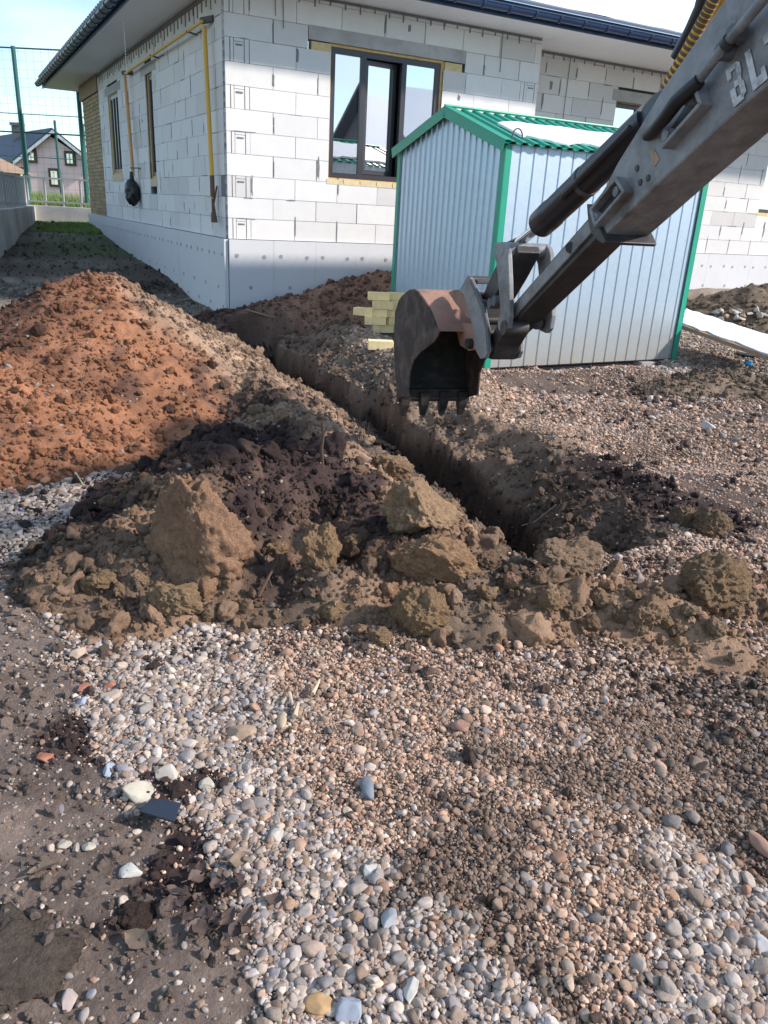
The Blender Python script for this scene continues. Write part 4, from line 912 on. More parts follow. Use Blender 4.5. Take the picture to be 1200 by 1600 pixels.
# ---- outer dipper
DW = .09
top_ = [(926,322),(946,290),(965,253),(990,213),(1036,137),(1080,74),(1131.7,0),(1200,-100),(1290,-230)]
bot_ = [(1400,-30),(1300,50),(1200,133),(1122,201),(1045,272),(943,370)]
dip = plate('dipper', top_+bot_, -DW, 2*DW, 'armp', .008)
# collar round its mouth
cl = MB(); 
pc = [(916,318),(922,321),(929,340),(935,352),(946,378),(942,382),(934,377),(922,362),(918,345)]
cl.prism([AP(x, y, -DW-.02) for x, y in pc], wv*(2*DW+.04)); cl.build('collar', 'armd', dip, bevel=.005)
# wear-pad housings: raised C shaped ribs
def rib(px, off, w_, d_):
    m = MB()
    for (a, b) in zip(px[:-1], px[1:]): 
        p, q = AP(*a, off), AP(*b, off); e = (q-p)/np.linalg.norm(q-p)*.012; m.bar(p-e*.5, q+e*.5, w_, d_, up=np.cross(q-p, wv))
    return m.build('pad_housing', 'armp', dip, bevel=.003)
rib([(931,328),(938,352),(983,300),(970,280),(931,328)], -DW-.012, .05, .014)
rib([(1046,229),(1105,163),(1093,132)], -DW-.014, .055, .014)
m = MB(); m.prism([AP(x, y, -DW-.004) for x, y in ((932,331),(940,348),(981,300),(971,285))], wv*.01); m.build('wear_pad', 'armd', dip)
m = MB(); m.prism([AP(x, y, -DW-.004) for x, y in ((1040,213),(1046,226),(1101,163),(1090,136))], wv*.01); m.build('wear_pad', 'armd', dip)
for (x, y) in ((939,341),(972,300),(1050,212),(1086,157),(996,263),(1013,278),(1001,285)):
    m = MB(); p = AP(x, y, -DW); r_ = .022 if x not in (996, 1013, 1001) else .012; m.tube([p-wv*.028 if r_ > .02 else p-wv*.004, p], [r_*.8, r_], 12); m.build('bolt', 'armp' if r_ > .02 else 'armd', dip, smooth=True)
for (x, y) in ((1142, 82), (1160, 55)):
    m = MB(); p = AP(x, y, -DW); m.tube([p-wv*.04, p], .025, 8); m.build('clamp', 'steel', dip, smooth=True)
m = MB(); m.tube([AP(1089,129,-DW-.035), AP(1112,98,-DW-.035), AP(1140,63,-DW-.035), AP(1192,0,-DW-.035), AP(1260,-85,-DW-.035)], .015, 12); m.build('hydraulic_pipe', 'armp', dip, smooth=True)
m = MB(); m.tube([AP(1133,72,-DW-.035), AP(1140,63,-DW-.035)], .021, 12); m.build('pipe_clamp', 'armd', dip, smooth=True)
m = MB(); m.tube([AP(1093,126,-DW-.04), AP(1080,138,-DW-.045), AP(1058,158,-DW-.05), AP(1040,183,-DW-.045), AP(1022,203,-DW-.03), AP(1010,213,-DW-.005)], [.020,.022,.023,.021,.018,.015], 12); m.build('rubber_hose', 'rubber', dip, smooth=True)
# white lettering on the side: B L 7 (the arm shows no more in view)
B0, B1, B3 = AP(1146.7,168,-DW-.003), AP(1168,150,-DW-.003), AP(1134,111,-DW-.003)
ex_ = B1-B0; ey_ = B3-B0
def glyph(ox, polys):
    m = MB()
    for p in polys: m.prism([B0+ex_*(ox+a)+ey_*b_ for a, b_ in p], -wv*.0015)
    return m
rc = lambda a, b, c, d: [(a, b), (c, b), (c, d), (a, d)]
glyph(0, [rc(0,0,.36,.44), rc(0,.90,.30,1.0), rc(.0,.70,.30,.90), rc(.36,0,.78,.16), rc(.36,.42,.7,.58), rc(.3,.86,.78,1.0), [(.66,.05),(1.0,.12),(1.0,.42),(.66,.42)], [(.66,.58),(.92,.60),(1.0,.70),(1.0,.92),(.78,1.0),(.66,.90)], [(.66,.42),(1,.42),(.88,.5),(.92,.60),(.66,.58)]]).build('letter', 'decal', dip)
glyph(1.42, [rc(0,0,.38,1.0), rc(.38,0,1.0,.22), [(.72,.22),(1.0,.22),(1.0,.36),(.72,.34)]]).build('letter', 'decal', dip)
glyph(2.70, [rc(0,.78,1.0,1.0), [(.66,.78),(1.0,.78),(.62,0),(.28,0)]]).build('letter', 'decal', dip)
m = MB(); m.prism([AP(x, y, -DW-.0005) for x, y in ((1015.5,237),(1022,231),(1031,249),(1023,261))], -wv*.0015); d_ = m.build('sticker', 'tan_decal', dip)
# ---- yellow main boom and hoses seen behind the dipper
BO = .24
m = MB(); m.prism([AP(x, y, BO) for x, y in ((1036,142),(1060,95),(1085,48),(1100,10),(1112,-30),(1150,-130),(1176,-125),(1140,-20),(1118,8),(1098,52),(1078,92))], wv*.10); bo = m.build('boom_edge', 'hoseY', arm, bevel=.01)
bp_ = [(1040,138),(1066,92),(1092,44),(1113,4),(1135,-40),(1160,-100)]
m = MB(); m.tube([AP(x, y, BO-.04) for x, y in bp_], .020, 10); hs = m.build('hose', 'hoseY', arm, smooth=True)
for i in range(26):
    t = i/26*5; k_ = int(t); f_ = t-k_; a = AP(*bp_[k_], BO-.04); b_ = AP(*bp_[min(k_+1, 5)], BO-.04); p = a+(b_-a)*f_; d_ = (b_-a)/np.linalg.norm(b_-a)
    m = MB(); m.tube([p, p+d_*.012], .0215, 10); m.build('hose_ring', 'rust', hs, smooth=True)
m = MB(); m.tube([AP(x, y, BO+.02) for x, y in ((1056,90),(1078,48),(1094,12),(1102,-20),(1125,-90))], .022, 10); m.build('hose', 'hydr', arm, smooth=True)
# ================================================================== THINGS ON THE GROUND
def put(px, py, dz=0.0): p = on(px, py); return p+np.array([0, 0, dz])
def pxm(p): return (p-Oc)@Fv/FPX          # metres per photo pixel at a point
# ---- big earth clods
def clodpat(V):
    n = fbm(V[:, 0]*4, V[:, 1]*4, V[:, 2]*4, 4, 5, .65); q = np.abs(vn(V[:, 0]*9, V[:, 1]*9, V[:, 2]*9, 7))+.6*np.abs(vn(V[:, 0]*21, V[:, 1]*21, V[:, 2]*21, 8))
    return V*(1+.10*n-.06*q)[:, None]
OC = (.36,.232,.155); TN_ = (.24,.18,.13); DK = (.07,.05,.04)
def clod(px, py, w, h, dpt, col, seed, label, group=None, rot=(0, 0, 0), sub=6, amp=.20, facets=2, base_py=None, lift=.42):
    p = on(px, base_py if base_py else py+h/2); s_ = pxm(p); sx, sz, sy = w*s_/2, h*s_/2, dpt/2
    c = p+np.array([0, 1, 0])*sy*.6+ZU*sz*lift*1.6
    return blob('earth_clod', c, sx*1.08, sy, sz*1.12, 'clod', seed, amp, 1.3, sub, col, rot, label, 'clod', group, facets=facets, pattern=clodpat)
def wedge(V):
    z = V[:, 2:3]; k = np.clip(.98-.36*(z+.25), .42, 1.25); V = V.copy(); V[:, :2] = V[:, :2]*k; V[:, 0] -= .12*V[:, 2]; n = fbm(V[:, 0]*2.6+4, V[:, 1]*2.6, V[:, 2]*2.6, 3, 8, .6); return clodpat(V*(1+.10*n)[:, None])
p = on(300, 935); s_ = pxm(p)
blob('earth_clod', p+np.array([0, .12, .185]), 108*s_, .17, 116*s_, 'clod', 31, .17, 1.6, 6, OC, (0, 0, .2), 'tall wedge shaped ochre clod at the front of the heap, the biggest of all', 'clod', None, facets=2, pattern=wedge)
clod(272, 935, 76, 58, .14, (.32,.23,.145), 32, 'small rounded tan clod leaning against the foot of the tall wedge shaped clod', base_py=962)
def slab(V):
    V = V.copy(); V[:, 2] += -.28*V[:, 0]; return clodpat(V)
p = on(680, 918); s_ = pxm(p); blob('earth_clod', p+np.array([0.0, .07, .075]), 80*s_, .10, 52*s_, 'clod', 33, .11, 1.2, 6, (.36,.24,.15), (.35, .42, .1), 'flat ochre slab of clay tilted down to the right below a gravelly clod', 'clod', facets=4, pattern=clodpat)
p = on(660, 830); s_ = pxm(p); blob('earth_clod', p+np.array([0.0, .06, .06]), 66*s_, .12, 56*s_, 'clod', 34, .18, 1.5, 6, (.38,.27,.175), (0, .3, .4), 'light gravelly clod lying on the heap above the flat ochre slab', 'clod', facets=6, pattern=clodpat)
clod(1112, 905, 100, 86, .24, (.25,.18,.115), 35, 'large rough brown clod at the far right of the clod row', base_py=950)
clod(1112, 818, 62, 44, .16, (.22,.165,.115), 36, 'grey brown clod right of the trench end, the larger of two', base_py=840)
clod(1068, 806, 36, 34, .12, (.22,.165,.115), 37, 'small brown clod just left of a larger clod right of the trench end', base_py=823)
clod(500, 845, 58, 78, .15, (.30,.21,.13), 38, 'upright ochre lump half buried in the dark soil right of the tall clod', base_py=888)
clod(893, 868, 96, 62, .20, (.30,.22,.155), 39, 'broad tan gravelly clod at the near end of the trench', base_py=900)
clod(655, 955, 84, 74, .16, (.29,.205,.125), 40, 'crumbly ochre clod at the front edge of the heap below the tilted slab', base_py=992)
clod(1010, 955, 60, 50, .14, (.31,.22,.145), 41, 'tan clod in the clod row left of the large rough brown clod', base_py=980)
clod(615, 730, 62, 44, .14, (.28,.20,.13), 42, 'tan lump on the near lip of the trench above the gravelly clod', base_py=748)
clod(150, 912, 60, 38, .12, (.26,.185,.115), 43, 'low ochre clod at the left end of the heap beside the dirt', base_py=930)
rc_ = random.Random(3)
spots = [(880,925),(920,975),(990,930),(1030,940),(1060,990),(1150,960),(1170,930),(845,905),(1000,985),(1120,985),(950,915),(60,905),(95,918),(125,895),(185,925),(215,905),(230,950),(330,965),(380,950),(430,960),(470,975),(520,960),(560,985),(590,1000),(610,930),(555,930),(590,880),(470,905),(430,860),(550,850),(700,985),(760,930),(800,915),(830,935),(860,945),(900,955),(940,940),(970,965),(1040,975),(1080,960),(960,895),(760,880),(730,830),(700,800),(600,780),(560,730),(480,680),(440,650),(400,640),(350,600),(330,720),(290,700),(230,760),(190,840),(170,790),(140,830),(520,800),(300,770)]
ORD = ['leftmost', 'second from the left', 'third from the left', 'fourth from the left', 'fifth from the left', 'sixth from the left', 'seventh from the left', 'eighth from the left', 'ninth from the left', 'tenth from the left', 'eleventh from the left', 'twelfth from the left', 'thirteenth from the left', 'fourteenth from the left', 'fifteenth from the left', 'sixteenth from the left', 'seventeenth from the left', 'eighteenth from the left', 'nineteenth from the left', 'twentieth from the left']
def zone(x, y):
    if y < 760: return 'dark clods high on the long heap'
    if x < 290: return 'small clods left of the tall wedge shaped clod'
    if x < 640: return 'small clods below the dark soil' if y > 915 else 'small clods in the dark soil'
    if x > 915: return 'small clods near the large rough brown clod'
    return 'small clods right of the tilted ochre slab'
zs = {}
for x, y in spots: zs.setdefault(zone(x, y), []).append((x, y))
for i, (x, y) in enumerate(spots):
    w = rc_.uniform(16, 38); c_ = rc_.choice([OC, (.28,.20,.125), (.26,.19,.13), (.22,.155,.105), (.31,.23,.16)])
    if 640 > y or i in (56, 57, 50, 51): c_ = rc_.choice([DK, (.12,.085,.06)])
    zn = zone(x, y); k = sorted(zs[zn]).index((x, y))
    clod(x, y, w, w*rc_.uniform(.65, .95), w*rc_.uniform(.8, 1.2)*.0026, c_, 100+i, ORD[k]+' of the '+zn, zn, sub=5, rot=(rc_.uniform(-.5, .5), rc_.uniform(-.5, .5), rc_.uniform(0, 3)), base_py=y+8)
# lumps in the red mound
LR = [(58,520,24),(190,560,14),(265,640,18),(62,710,20),(20,610,14),(225,745,15),(330,570,16),(170,625,20),(90,625,13),(120,710,18)]
for i, (x, y, w) in enumerate(LR):
    odd = i % 2; ks = sorted(q[0] for j, q in enumerate(LR) if j % 2 == odd).index(x)
    clod(x, y, w, w*.8, w*.0035, (.33,.155,.085) if odd else (.10,.06,.045), 200+i, ORD[ks]+(' of the reddish clay lumps on the red mound' if odd else ' of the dark soil lumps on the red mound'), 'red lumps on the clay mound' if odd else 'dark lumps on the clay mound', sub=5, base_py=y+5)
# ---- single stones that stand out
def stone(px, py, w, h, col, seed, label, name='stone', m_='rock', rz=None, facets=9, thick=.55, cat='stone', amp=.07, group=None, tilt=.15):
    p = on(px, py+h*.3); s_ = pxm(p); rz = rc_.uniform(-.3, .3) if rz is None else rz
    sy = h*s_/2*1.45; sz = min(w, h)*s_/2*thick*1.3
    return blob(name, p+ZU*sz*.45, w*s_/2, sy, sz, m_, seed, amp, 1.3, 4, col, (rc_.uniform(-tilt, tilt), rc_.uniform(-tilt, tilt), rz), label, cat, group, facets=facets, oct_=3)
stone(219,1230,62,34,(.46,.42,.33), 1, 'large pale cream angular stone above the dark blue slate piece', facets=14, rz=.25)
stone(376,1142,52,30,(.36,.25,.17), 2, 'flat tan stone among the grey pebbles left of centre', rz=.1)
stone(172,1083,40,26,(.38,.30,.23), 3, 'pale brown stone just below the two red brick fragments')
stone(264,1204,44,24,(.46,.41,.35), 4, 'whitish stone above and right of the large cream stone')
stone(324,1221,28,24,(.45,.40,.32), 5, 'pale blocky stone right of the large cream stone', facets=14)
stone(718,1131,28,24,(.27,.15,.11), 6, 'reddish brown round stone lying alone in the brown gravel', facets=3)
stone(573,1224,30,38,(.16,.18,.21), 7, 'dark bluish grey stone in the middle of the gravel')
stone(442,1120,20,30,(.46,.36,.24), 8, 'pale yellowish upright stone near the wood splinters')
stone(497,1564,48,26,(.40,.25,.12), 9, 'orange brown flat stone near the bottom edge', facets=4)
stone(546,1570,42,44,(.27,.30,.35), 10, 'blue grey rounded stone at the bottom edge right of an orange stone', facets=4)
stone(641,1543,38,34,(.50,.47,.42), 11, 'large whitish stone near the bottom edge right of centre', facets=14)
stone(610,1432,32,30,(.30,.31,.33), 12, 'rounded grey stone in the lower middle of the gravel', facets=4)
stone(578,1353,30,24,(.50,.49,.46), 13, 'white angular stone with grey dirt in the lower gravel', facets=12)
stone(1187,1310,26,42,(.34,.20,.14), 14, 'reddish brown rounded stone at the right edge of the picture', facets=4)
stone(1105,663,24,20,(.42,.42,.42), 15, 'pale grey stone alone on the gravel slope right of the trench')
stone(205,1358,38,22,(.50,.48,.43), 16, 'white flat stone on the dirt left of the leaves')
stone(110,1557,28,28,(.40,.32,.28), 17, 'pinkish block of stone on dark dirt at bottom left', facets=14)
stone(140,1010+308,24,17,(.40,.36,.30), 18, 'oval tan pebble on the dirt, beside a smaller one')
stone(101,1317,22,16,(.36,.31,.26), 19, 'oval brown pebble on bare dirt at the left')
stone(119,1322,13,16,(.33,.29,.25), 20, 'small round pebble touching the oval brown pebble')
stone(157,1454,0+13,12,(.4,.36,.3), 21, 'tiny pale pebble on the dirt above the pinkish block')
stone(1192,1472,26,32,(.50,.48,.46), 22, 'large pale stone at the right edge near the bottom', facets=4)
stone(110,740+9,20,11,(.42,.36,.28), 23, 'pale stone at the foot of the red clay mound')
stone(73,748,22,14,(.34,.17,.10), 24, 'orange stone at the foot of the red clay mound')
stone(430,1290+12,30,20,(.46,.42,.36), 25, 'pale stone left of the lower middle gravel', facets=8)
stone(130,1093,20,16,(.30,.33,.40), 26, 'blue grey stone below the left red brick fragment', facets=6)
stone(170,1192+8,26,22,(.30,.34,.40), 27, 'bluish angular stone at the left edge of the grey gravel', facets=10)
for x, y, w, h, c_, lb in ((20,766,30,14,(.34,.15,.09),'orange brick piece lying left of the pale rubble by the red mound'),(172,1066,32,18,(.36,.13,.08),'right one of two red brick fragments on the grey gravel'),(133,1071,28,20,(.26,.11,.08),'left and darker one of two red brick fragments on the grey gravel'),(71,1180,32,20,(.34,.13,.09),'red brick fragment alone on the bare dirt at the left')):
    stone(x, y, w, h, (1,1,1), int(x)+40, lb, name='brick_fragment', m_='redbrick', facets=16, cat='brick piece')
p = on(96, 1490)
blob('earth_clod', on(30, 1500)+ZU*.0, .11, .12, .022, 'clod', 71, .34, 1.3, 5, (.12,.10,.085), (0,0,0), 'flat dark wet lump of mud at the left edge near the bottom', 'clod', pattern=clodpat)
blob('earth_clod', on(213, 1432)-ZU*.0, .05, .045, .022, 'clod', 73, .15, 1.3, 5, (.065,.045,.04), (0,0,0), 'small reddish dark mud lump between dirt and leaves', 'clod', pattern=clodpat)
# ---- slate piece
pp = [on(x, y) for x, y in ((238,1259),(284,1270),(273,1306),(219,1292))]
zt_ = max(q[2] for q in pp)+.022; m = MB(); m.prism([np.array([q[0], q[1], zt_+.004*i]) for i, q in enumerate(pp)], ZU*.006); o = m.build('slate_piece', 'plate', None, bevel=.001, origin=pp[0]); tag(o, 'dark blue square slate piece lying flat on the pebbles', 'slate')
# ---- splinters and twigs
def stick(name, pts, r, m_, label, cat, dz=.012, grp=None):
    q = [put(x, y, dz+(z if z else 0)) for x, y, z in pts]; m = MB(); m.tube(q, [r*(1-.5*i/(len(q)-1)) for i in range(len(q))], 7); o = m.build(name, m_, None, smooth=True, origin=q[0]); return tag(o, label, cat, grp)
stick('wood_splinter', [(488,1093,.0),(494,1083,.003),(499,1073,.006)], .008, 'straw', 'pale wood splinter standing out of the gravel, the upper one', 'splinter', .022)
stick('wood_splinter', [(460,1128,0),(466,1106,.0)], .009, 'straw', 'pale wood splinter beside the yellowish upright stone', 'splinter', .02)
stick('wood_splinter', [(452,1090,0),(457,1108,.0)], .007, 'straw', 'short tan splinter left of the upper pale splinter', 'splinter', .018)
stick('wood_splinter', [(118,742,0),(130,760,.0)], .008, 'straw', 'short pale splinter at the foot of the red mound', 'splinter', .01)
tw = AT(505, 725, 0) if False else on(504, 724)
m = MB(); s_ = pxm(tw); m.tube([tw-ZU*.02, tw+ZU*22*s_*1.1+R0*-.008, tw+ZU*42*s_*1.1+R0*.0, tw+ZU*62*s_*1.08+R0*-.006], [.010,.010,.008,.006], 7); m.tube([tw+ZU*44*s_, tw+ZU*60*s_+R0*.018], [.005,.003], 5)
tag(m.build('twig', 'twig', None, smooth=True, origin=tw), 'dark stub of a twig standing upright in the heap beside the trench', 'twig')
stick('twig', [(404,940,.0),(422,915,.03),(434,893,.03),(430,870,.02),(424,852,.0)], .007, 'twig', 'curved dark root beside the tall wedge shaped clod', 'root', .02)
stick('twig', [(424,925,.0),(415,900,.02),(418,880,.02)], .004, 'twig', 'thin dark rootlet crossing the curved root', 'root', .02)
stick('twig', [(815,826,.0),(835,820,.0),(866,806,.05)], .0035, 'straw', 'thin pale straw lying in the dark end of the trench', 'straw', .02)
stick('twig', [(235,855,.0),(262,875,.03)], .004, 'twig', 'thin dark rootlet lying beside the left side of the tall clod', 'root', .02)
# ---- dead leaves
def leaf(c, s_, rz, col, seed, label, grp=None):
    rs = random.Random(seed); V = []; F_ = []; n = 9; k = 5
    for i in range(n):
        t = i/(n-1); w = math.sin(math.pi*min(1, t*1.02))**.8*.33*(1+.15*rs.uniform(-1, 1)) if 0 < i < n-1 else .01
        for j in range(k):
            u = (j/(k-1)-.5)*2; V.append(((t-.5), u*w, .10*abs(u)**1.5+.12*math.sin(t*3+seed)+rs.uniform(-.015, .015)))
    for i in range(n-1):
        for j in range(k-1): F_.append((i*k+j, i*k+j+1, (i+1)*k+j+1, (i+1)*k+j))
    m = MB(); R3 = np.array(Matrix.Rotation(rz, 3, 'Z') @ Matrix.Rotation(rs.uniform(-.4, .4), 3, 'X') @ Matrix.Rotation(rs.uniform(-.3, .3), 3, 'Y'))
    V = (np.array(V)*s_)@R3.T+c; m.add(list(V)+[v+np.array([0, 0, -.0008]) for v in V], F_+[tuple(a+n*k for a in reversed(f)) for f in F_], col)
    m.tube([V[k//2], V[k//2]-(V[k*2+k//2]-V[k//2])*1.2+np.array([0,0,.002])], .0012, 5, col)
    return tag(m.build('dead_leaf', 'leaf', None, smooth=True, origin=c), label, 'leaf', grp)
for i in range(34):
    x, y = rc_.gauss(330, 42), rc_.gauss(1425, 36); y = max(1340, min(1500, y))
    leaf(put(x, y, .022), rc_.uniform(.03, .055), rc_.uniform(0, 6.3), rc_.choice([(.06,.036,.03),(.08,.052,.04),(.045,.032,.032),(.10,.065,.05)]), i, 'curled dark brown dead leaf in the patch of leaves at the lower left', 'dead leaves in the lower left patch')
for x, y, lb in ((68,1365,'lone round brown leaf flat on the dirt at the left'),(215,1475,'single dark leaf on the mud left of the leaf patch'),(380,1310+40,'pale curled leaf at the upper right of the leaf patch'),(1150,1110+40,'single brown leaf on the gravel at the right')):
    leaf(put(x, y, .012), .07, x*.1, (.17,.12,.08), int(x), lb)
# ---- small colourful scraps
blob('plastic_scrap', on(1168, 572)+ZU*.03, .045, .04, .045, 'blue', 5, .3, 2.5, 3, label='crumpled bright blue plastic scrap on the small mound at the right', cat='scrap', facets=5)
stone(38,799,24,6,(.04,.08,.30), 81, 'flat blue plastic strip on the pale rubble at the left edge', name='plastic_strip', cat='scrap')
stone(1157,1147,7,12,(.40,.08,.05), 82, 'tiny red chip on the damp gravel at the right', name='red_chip', cat='scrap')
stone(282,1073,28,12,(.55,.33,.10), 83, 'yellow orange crumb of foam among the grey pebbles', name='foam_crumb', cat='scrap', facets=10, amp=.3)
p = on(1172, 556); m = MB(); n = 24; m.prism([p+np.array([math.cos(2*math.pi*i/n)*.15, math.sin(2*math.pi*i/n)*.15, .02]) for i in range(n)], ZU*.03); m.build('lid', 'greyp', None, bevel=.006, origin=p); tag(S.objects['lid'], 'round grey plastic lid on the gravel in front of the snowy board', 'lid')
# ---- snow covered board on blocks at the right
q0 = G(1072, 483, .50); q1 = G(1210, 528, .30); q2 = G(1210, 560, .22); q3 = G(1060, 506, .42)
bd = MB(); bd.prism([q0, q1, q2, q3], -ZU*.045); o = bd.build('board', 'wood', None, origin=q3); tag(o, 'wide board covered with snow sloping down to the right beside the shed', 'board')
sn = MB(); rnd = random.Random(8); e1 = [q0+(q1-q0)*t+(q3-q0)*(.04+rnd.uniform(-.03, .05)) for t in np.linspace(0, 1, 14)]; e2 = [q3+(q2-q3)*t+(q0-q3)*(.04+rnd.uniform(-.03, .06)) for t in np.linspace(1, 0, 14)]
sno = sn.prism([p+ZU*.001 for p in e1+e2], ZU*.02).build('snow_cover', 'snow', None, bevel=.01); me_ = sno.data; me_.transform(Matrix.Translation(-Vector(q3))); sno.parent = o
for i, (x, y, w, h, lb) in enumerate([(1078,520,.26,.30,'pale grey concrete block holding up the left end of the snowy board'),(1112,512,.16,.22,'small grey block behind the first one under the snowy board'),(1140,520,.3,.14,'low rust coloured block under the middle of the snowy board')]):
    p = G(x, y+8, -.01); m = MB(); m.box(p+ZU*(h/2-.05)+np.array([0,.1,0]), (w, .18, h), .3+i*.2); oo = m.build('concrete_block', 'conc' if i < 2 else 'redbrick', None, bevel=.01, origin=p); tag(oo, lb, 'block')
rs_2 = random.Random(12)
for i in range(16):
    x, y = rs_2.uniform(1118, 1200), rs_2.uniform(486, 502); p = on(x, y); blob('rubble_piece', p+ZU*.03, rs_2.uniform(.04,.10), rs_2.uniform(.04,.09), rs_2.uniform(.03,.06), 'rock', 300+i, .15, 1.3, 3, rs_2.choice([(.5,.48,.45),(.33,.2,.14),(.42,.36,.3)]), (0,0,rs_2.uniform(0,3)), 'broken lump of rubble on the bank behind the snowy board', 'rubble', 'rubble pieces behind the snowy board', facets=12)
# ---- yellow bricks on a pallet
bdir = math.radians(12); bp0 = np.array([*G(592, 528, .08)[:2], 0]); ex_b = np.array([math.cos(bdir), math.sin(bdir), 0]); ey_b = np.array([-math.sin(bdir), math.cos(bdir), 0])
bp0[2] = surf1(bp0[0], bp0[1])
pal = MB(); 
for j in range(3): pal.obox(bp0+ex_b*(-.26)+ey_b*(-.14+j*.17), ex_b*.75, ey_b*.08, ZU*.07)
for j in range(6): pal.obox(bp0+ex_b*(-.26+j*.13)+ey_b*-.15+ZU*.0701, ex_b*.10, ey_b*.5, ZU*.02)
tag(pal.build('pallet', 'oldwood', None, origin=bp0), 'small weathered wooden pallet under the yellow bricks', 'pallet')
BL = [(-.10,-.13,.092,.05,'bottom layer at the front left'),(.16,-.12,.092,.0,'bottom layer at the front right next to the shed'),(-.19,-.14,.160,-.18,'second layer sticking out to the left'),(.09,-.11,.160,.03,'second layer beside the shed wall'),(-.16,-.09,.228,-.35,'third layer turned slantwise'),(.08,-.10,.228,-.1,'third layer in front beside the shed'),(-.10,-.12,.296,-.28,'fourth layer with its long side forward'),(.14,-.08,.296,.05,'fourth layer close to the shed wall'),(-.14,-.02,.364,-.08,'top layer, highest of the stack'),(.10,.02,.330+.034,-.12,'top layer next to the shed'),(-.30,-.03,.225,-.6,'thin end poking out at the left of the stack')]
for i, (a, b_, z, r_, lb) in enumerate(BL):
    m = MB(); v = .95+.06*(i % 3); m.box((0, 0, .043), (.25, .12, .086), bdir+r_, (.95*v, .72*v, .36*v)); o = m.build('yellow_brick', 'ybrick', None, bevel=.003, origin=(0, 0, 0)); o.location = bp0+ex_b*(a+.11)+ey_b*b_+ZU*(.092+(z-.092)/.068*.089)
    tag(o, 'yellow brick in the '+lb, 'brick', 'yellow bricks stacked beside the shed')
m = MB(); m.box((0, 0, .05), (.25, .12, .09), bdir-.12, (.92, .72, .38)); o = m.build('yellow_brick', 'ybrick', None, bevel=.003, origin=(0, 0, 0)); p = on(594, 545); o.location = p+ZU*-.01; tag(o, 'single yellow brick on the ground in front of the brick stack', 'brick', 'yellow bricks stacked beside the shed')
stick('wood_strip', [(385,498,.06),(410,503,.04),(430,507,.03)], .012, 'wood', 'thin wooden strip lying on the soil near the house corner', 'wood strip', .05)

# ================================================================== BACKGROUND LEFT
def gz(x, y): return float(ground_z(np.array([x]), np.array([y]))[0])
c1 = np.array([*G(46, 345, .79)[:2], 0]); c2 = c1+np.array([6.0, .35, 0]); c0_ = np.array([*G(-60, 430, .33)[:2], 0])
d1 = (c0_-c1)/np.linalg.norm(c0_-c1)
def wallbox(name, a, b, th, z0, z1, m_, label, cat):
    d = (b-a)/np.linalg.norm(b-a); n = np.array([-d[1], d[0], 0]); m = MB(); m.obox(a-n*th/2+ZU*z0, b-a, n*th, ZU*(z1-z0)); o = m.build(name, m_, None, bevel=.01, origin=a); return tag(o, label, cat)
wt = (c1-Oc)[1]; top = PL(46, 320, c1, (0, 1, 0))[2]
wallbox('low_wall', c1, c2, .25, -.2, top, 'lowwall', 'low stained concrete wall at the back under the railing', 'wall')
wallbox('low_wall', c1+np.array([0, .2, 0]), c1+d1*9, .25, -.2, top-.02, 'lowwall', 'low grey concrete wall along the left edge of the yard', 'wall')
def railing(a, b, z, h, sp, label, lean=0):
    o = thing('railing', a+ZU*z, label, 'railing'); d = (b-a); L_ = np.linalg.norm(d); d = d/L_
    for zz, r_ in ((.10, .02), (h, .025)): m = MB(); m.bar(a+ZU*(z+zz), b+ZU*(z+zz), .05, .04); m.build('rail', 'rail', o)
    n = int(L_/sp)
    for i in range(n+1):
        m = MB(); p = a+d*(i*sp+.02); big = i % 8 == 0; w = .06 if big else .045; m.box(p+ZU*(z+(h+.08*big)/2), (w, w, h+.0*big)); m.build('post' if big else 'baluster', 'rail', o)
h_ = PL(48, 277, c1, (0, 1, 0))[2]-top
railing(c1, c2-np.array([.3, 0, 0]), top, h_, .45, 'pale grey metal railing on the low wall at the back')
railing(c1+np.array([-.0, -.1, 0]), c1+d1*8, top-.02, h_, .28, 'pale grey metal railing along the wall at the left edge')
# tall sports net posts and netting
def netpost(px0, py0, px1, py1, Y, r_, nm='fence_post', lb=''):
    a = PL(px1, py1, (0, Y, 0), (0, 1, 0)); b = PL(px0, py0, (0, Y, 0), (0, 1, 0)); a = np.array([(a[0]+b[0])/2, Y, a[2]]); m = MB(); m.tube([a, np.array([a[0], a[1], b[2]])], r_, 10); return m, a, b[2]
net = thing('net_fence', G(46, 330, .8), 'tall green ball net fence with thin posts behind the low wall', 'fence')
m, a1_, t1_ = netpost(20, 72, 46, 318, 22.2, .055); m.build('post', 'fgreen', net)
m, a2_, t2_ = netpost(117, 140, 141, 320, 22.2, .055); m = MB(); m.tube([a2_, a2_*[1, 1, 0]+ZU*t1_], .055, 10); m.build('post', 'fgreen', net)
bl_ = []
for x0, y0, x1, y1 in ((35, 178, 47, 305), (84, 188, 97, 305), (127, 193, 140, 305)):
    m, aa, tt = netpost(x0, y0, x1, y1, 40., .06); m.build('post', 'fgreen', net); bl_.append((aa, tt))
def netting(a, b, z0, z1, sp, r_, nm):
    m = MB(); d = b-a; L_ = np.linalg.norm(d); d /= L_; n = int(L_/sp)
    for i in range(n+1): m.bar(a+d*(i*sp)+ZU*z0, a+d*(i*sp)+ZU*z1, r_, r_, up=(0, 1, 0))
    for i in range(int((z1-z0)/sp)+1): m.bar(a+ZU*(z0+i*sp), b+ZU*(z0+i*sp), r_, r_)
    m.build(nm, 'fgreen', net)
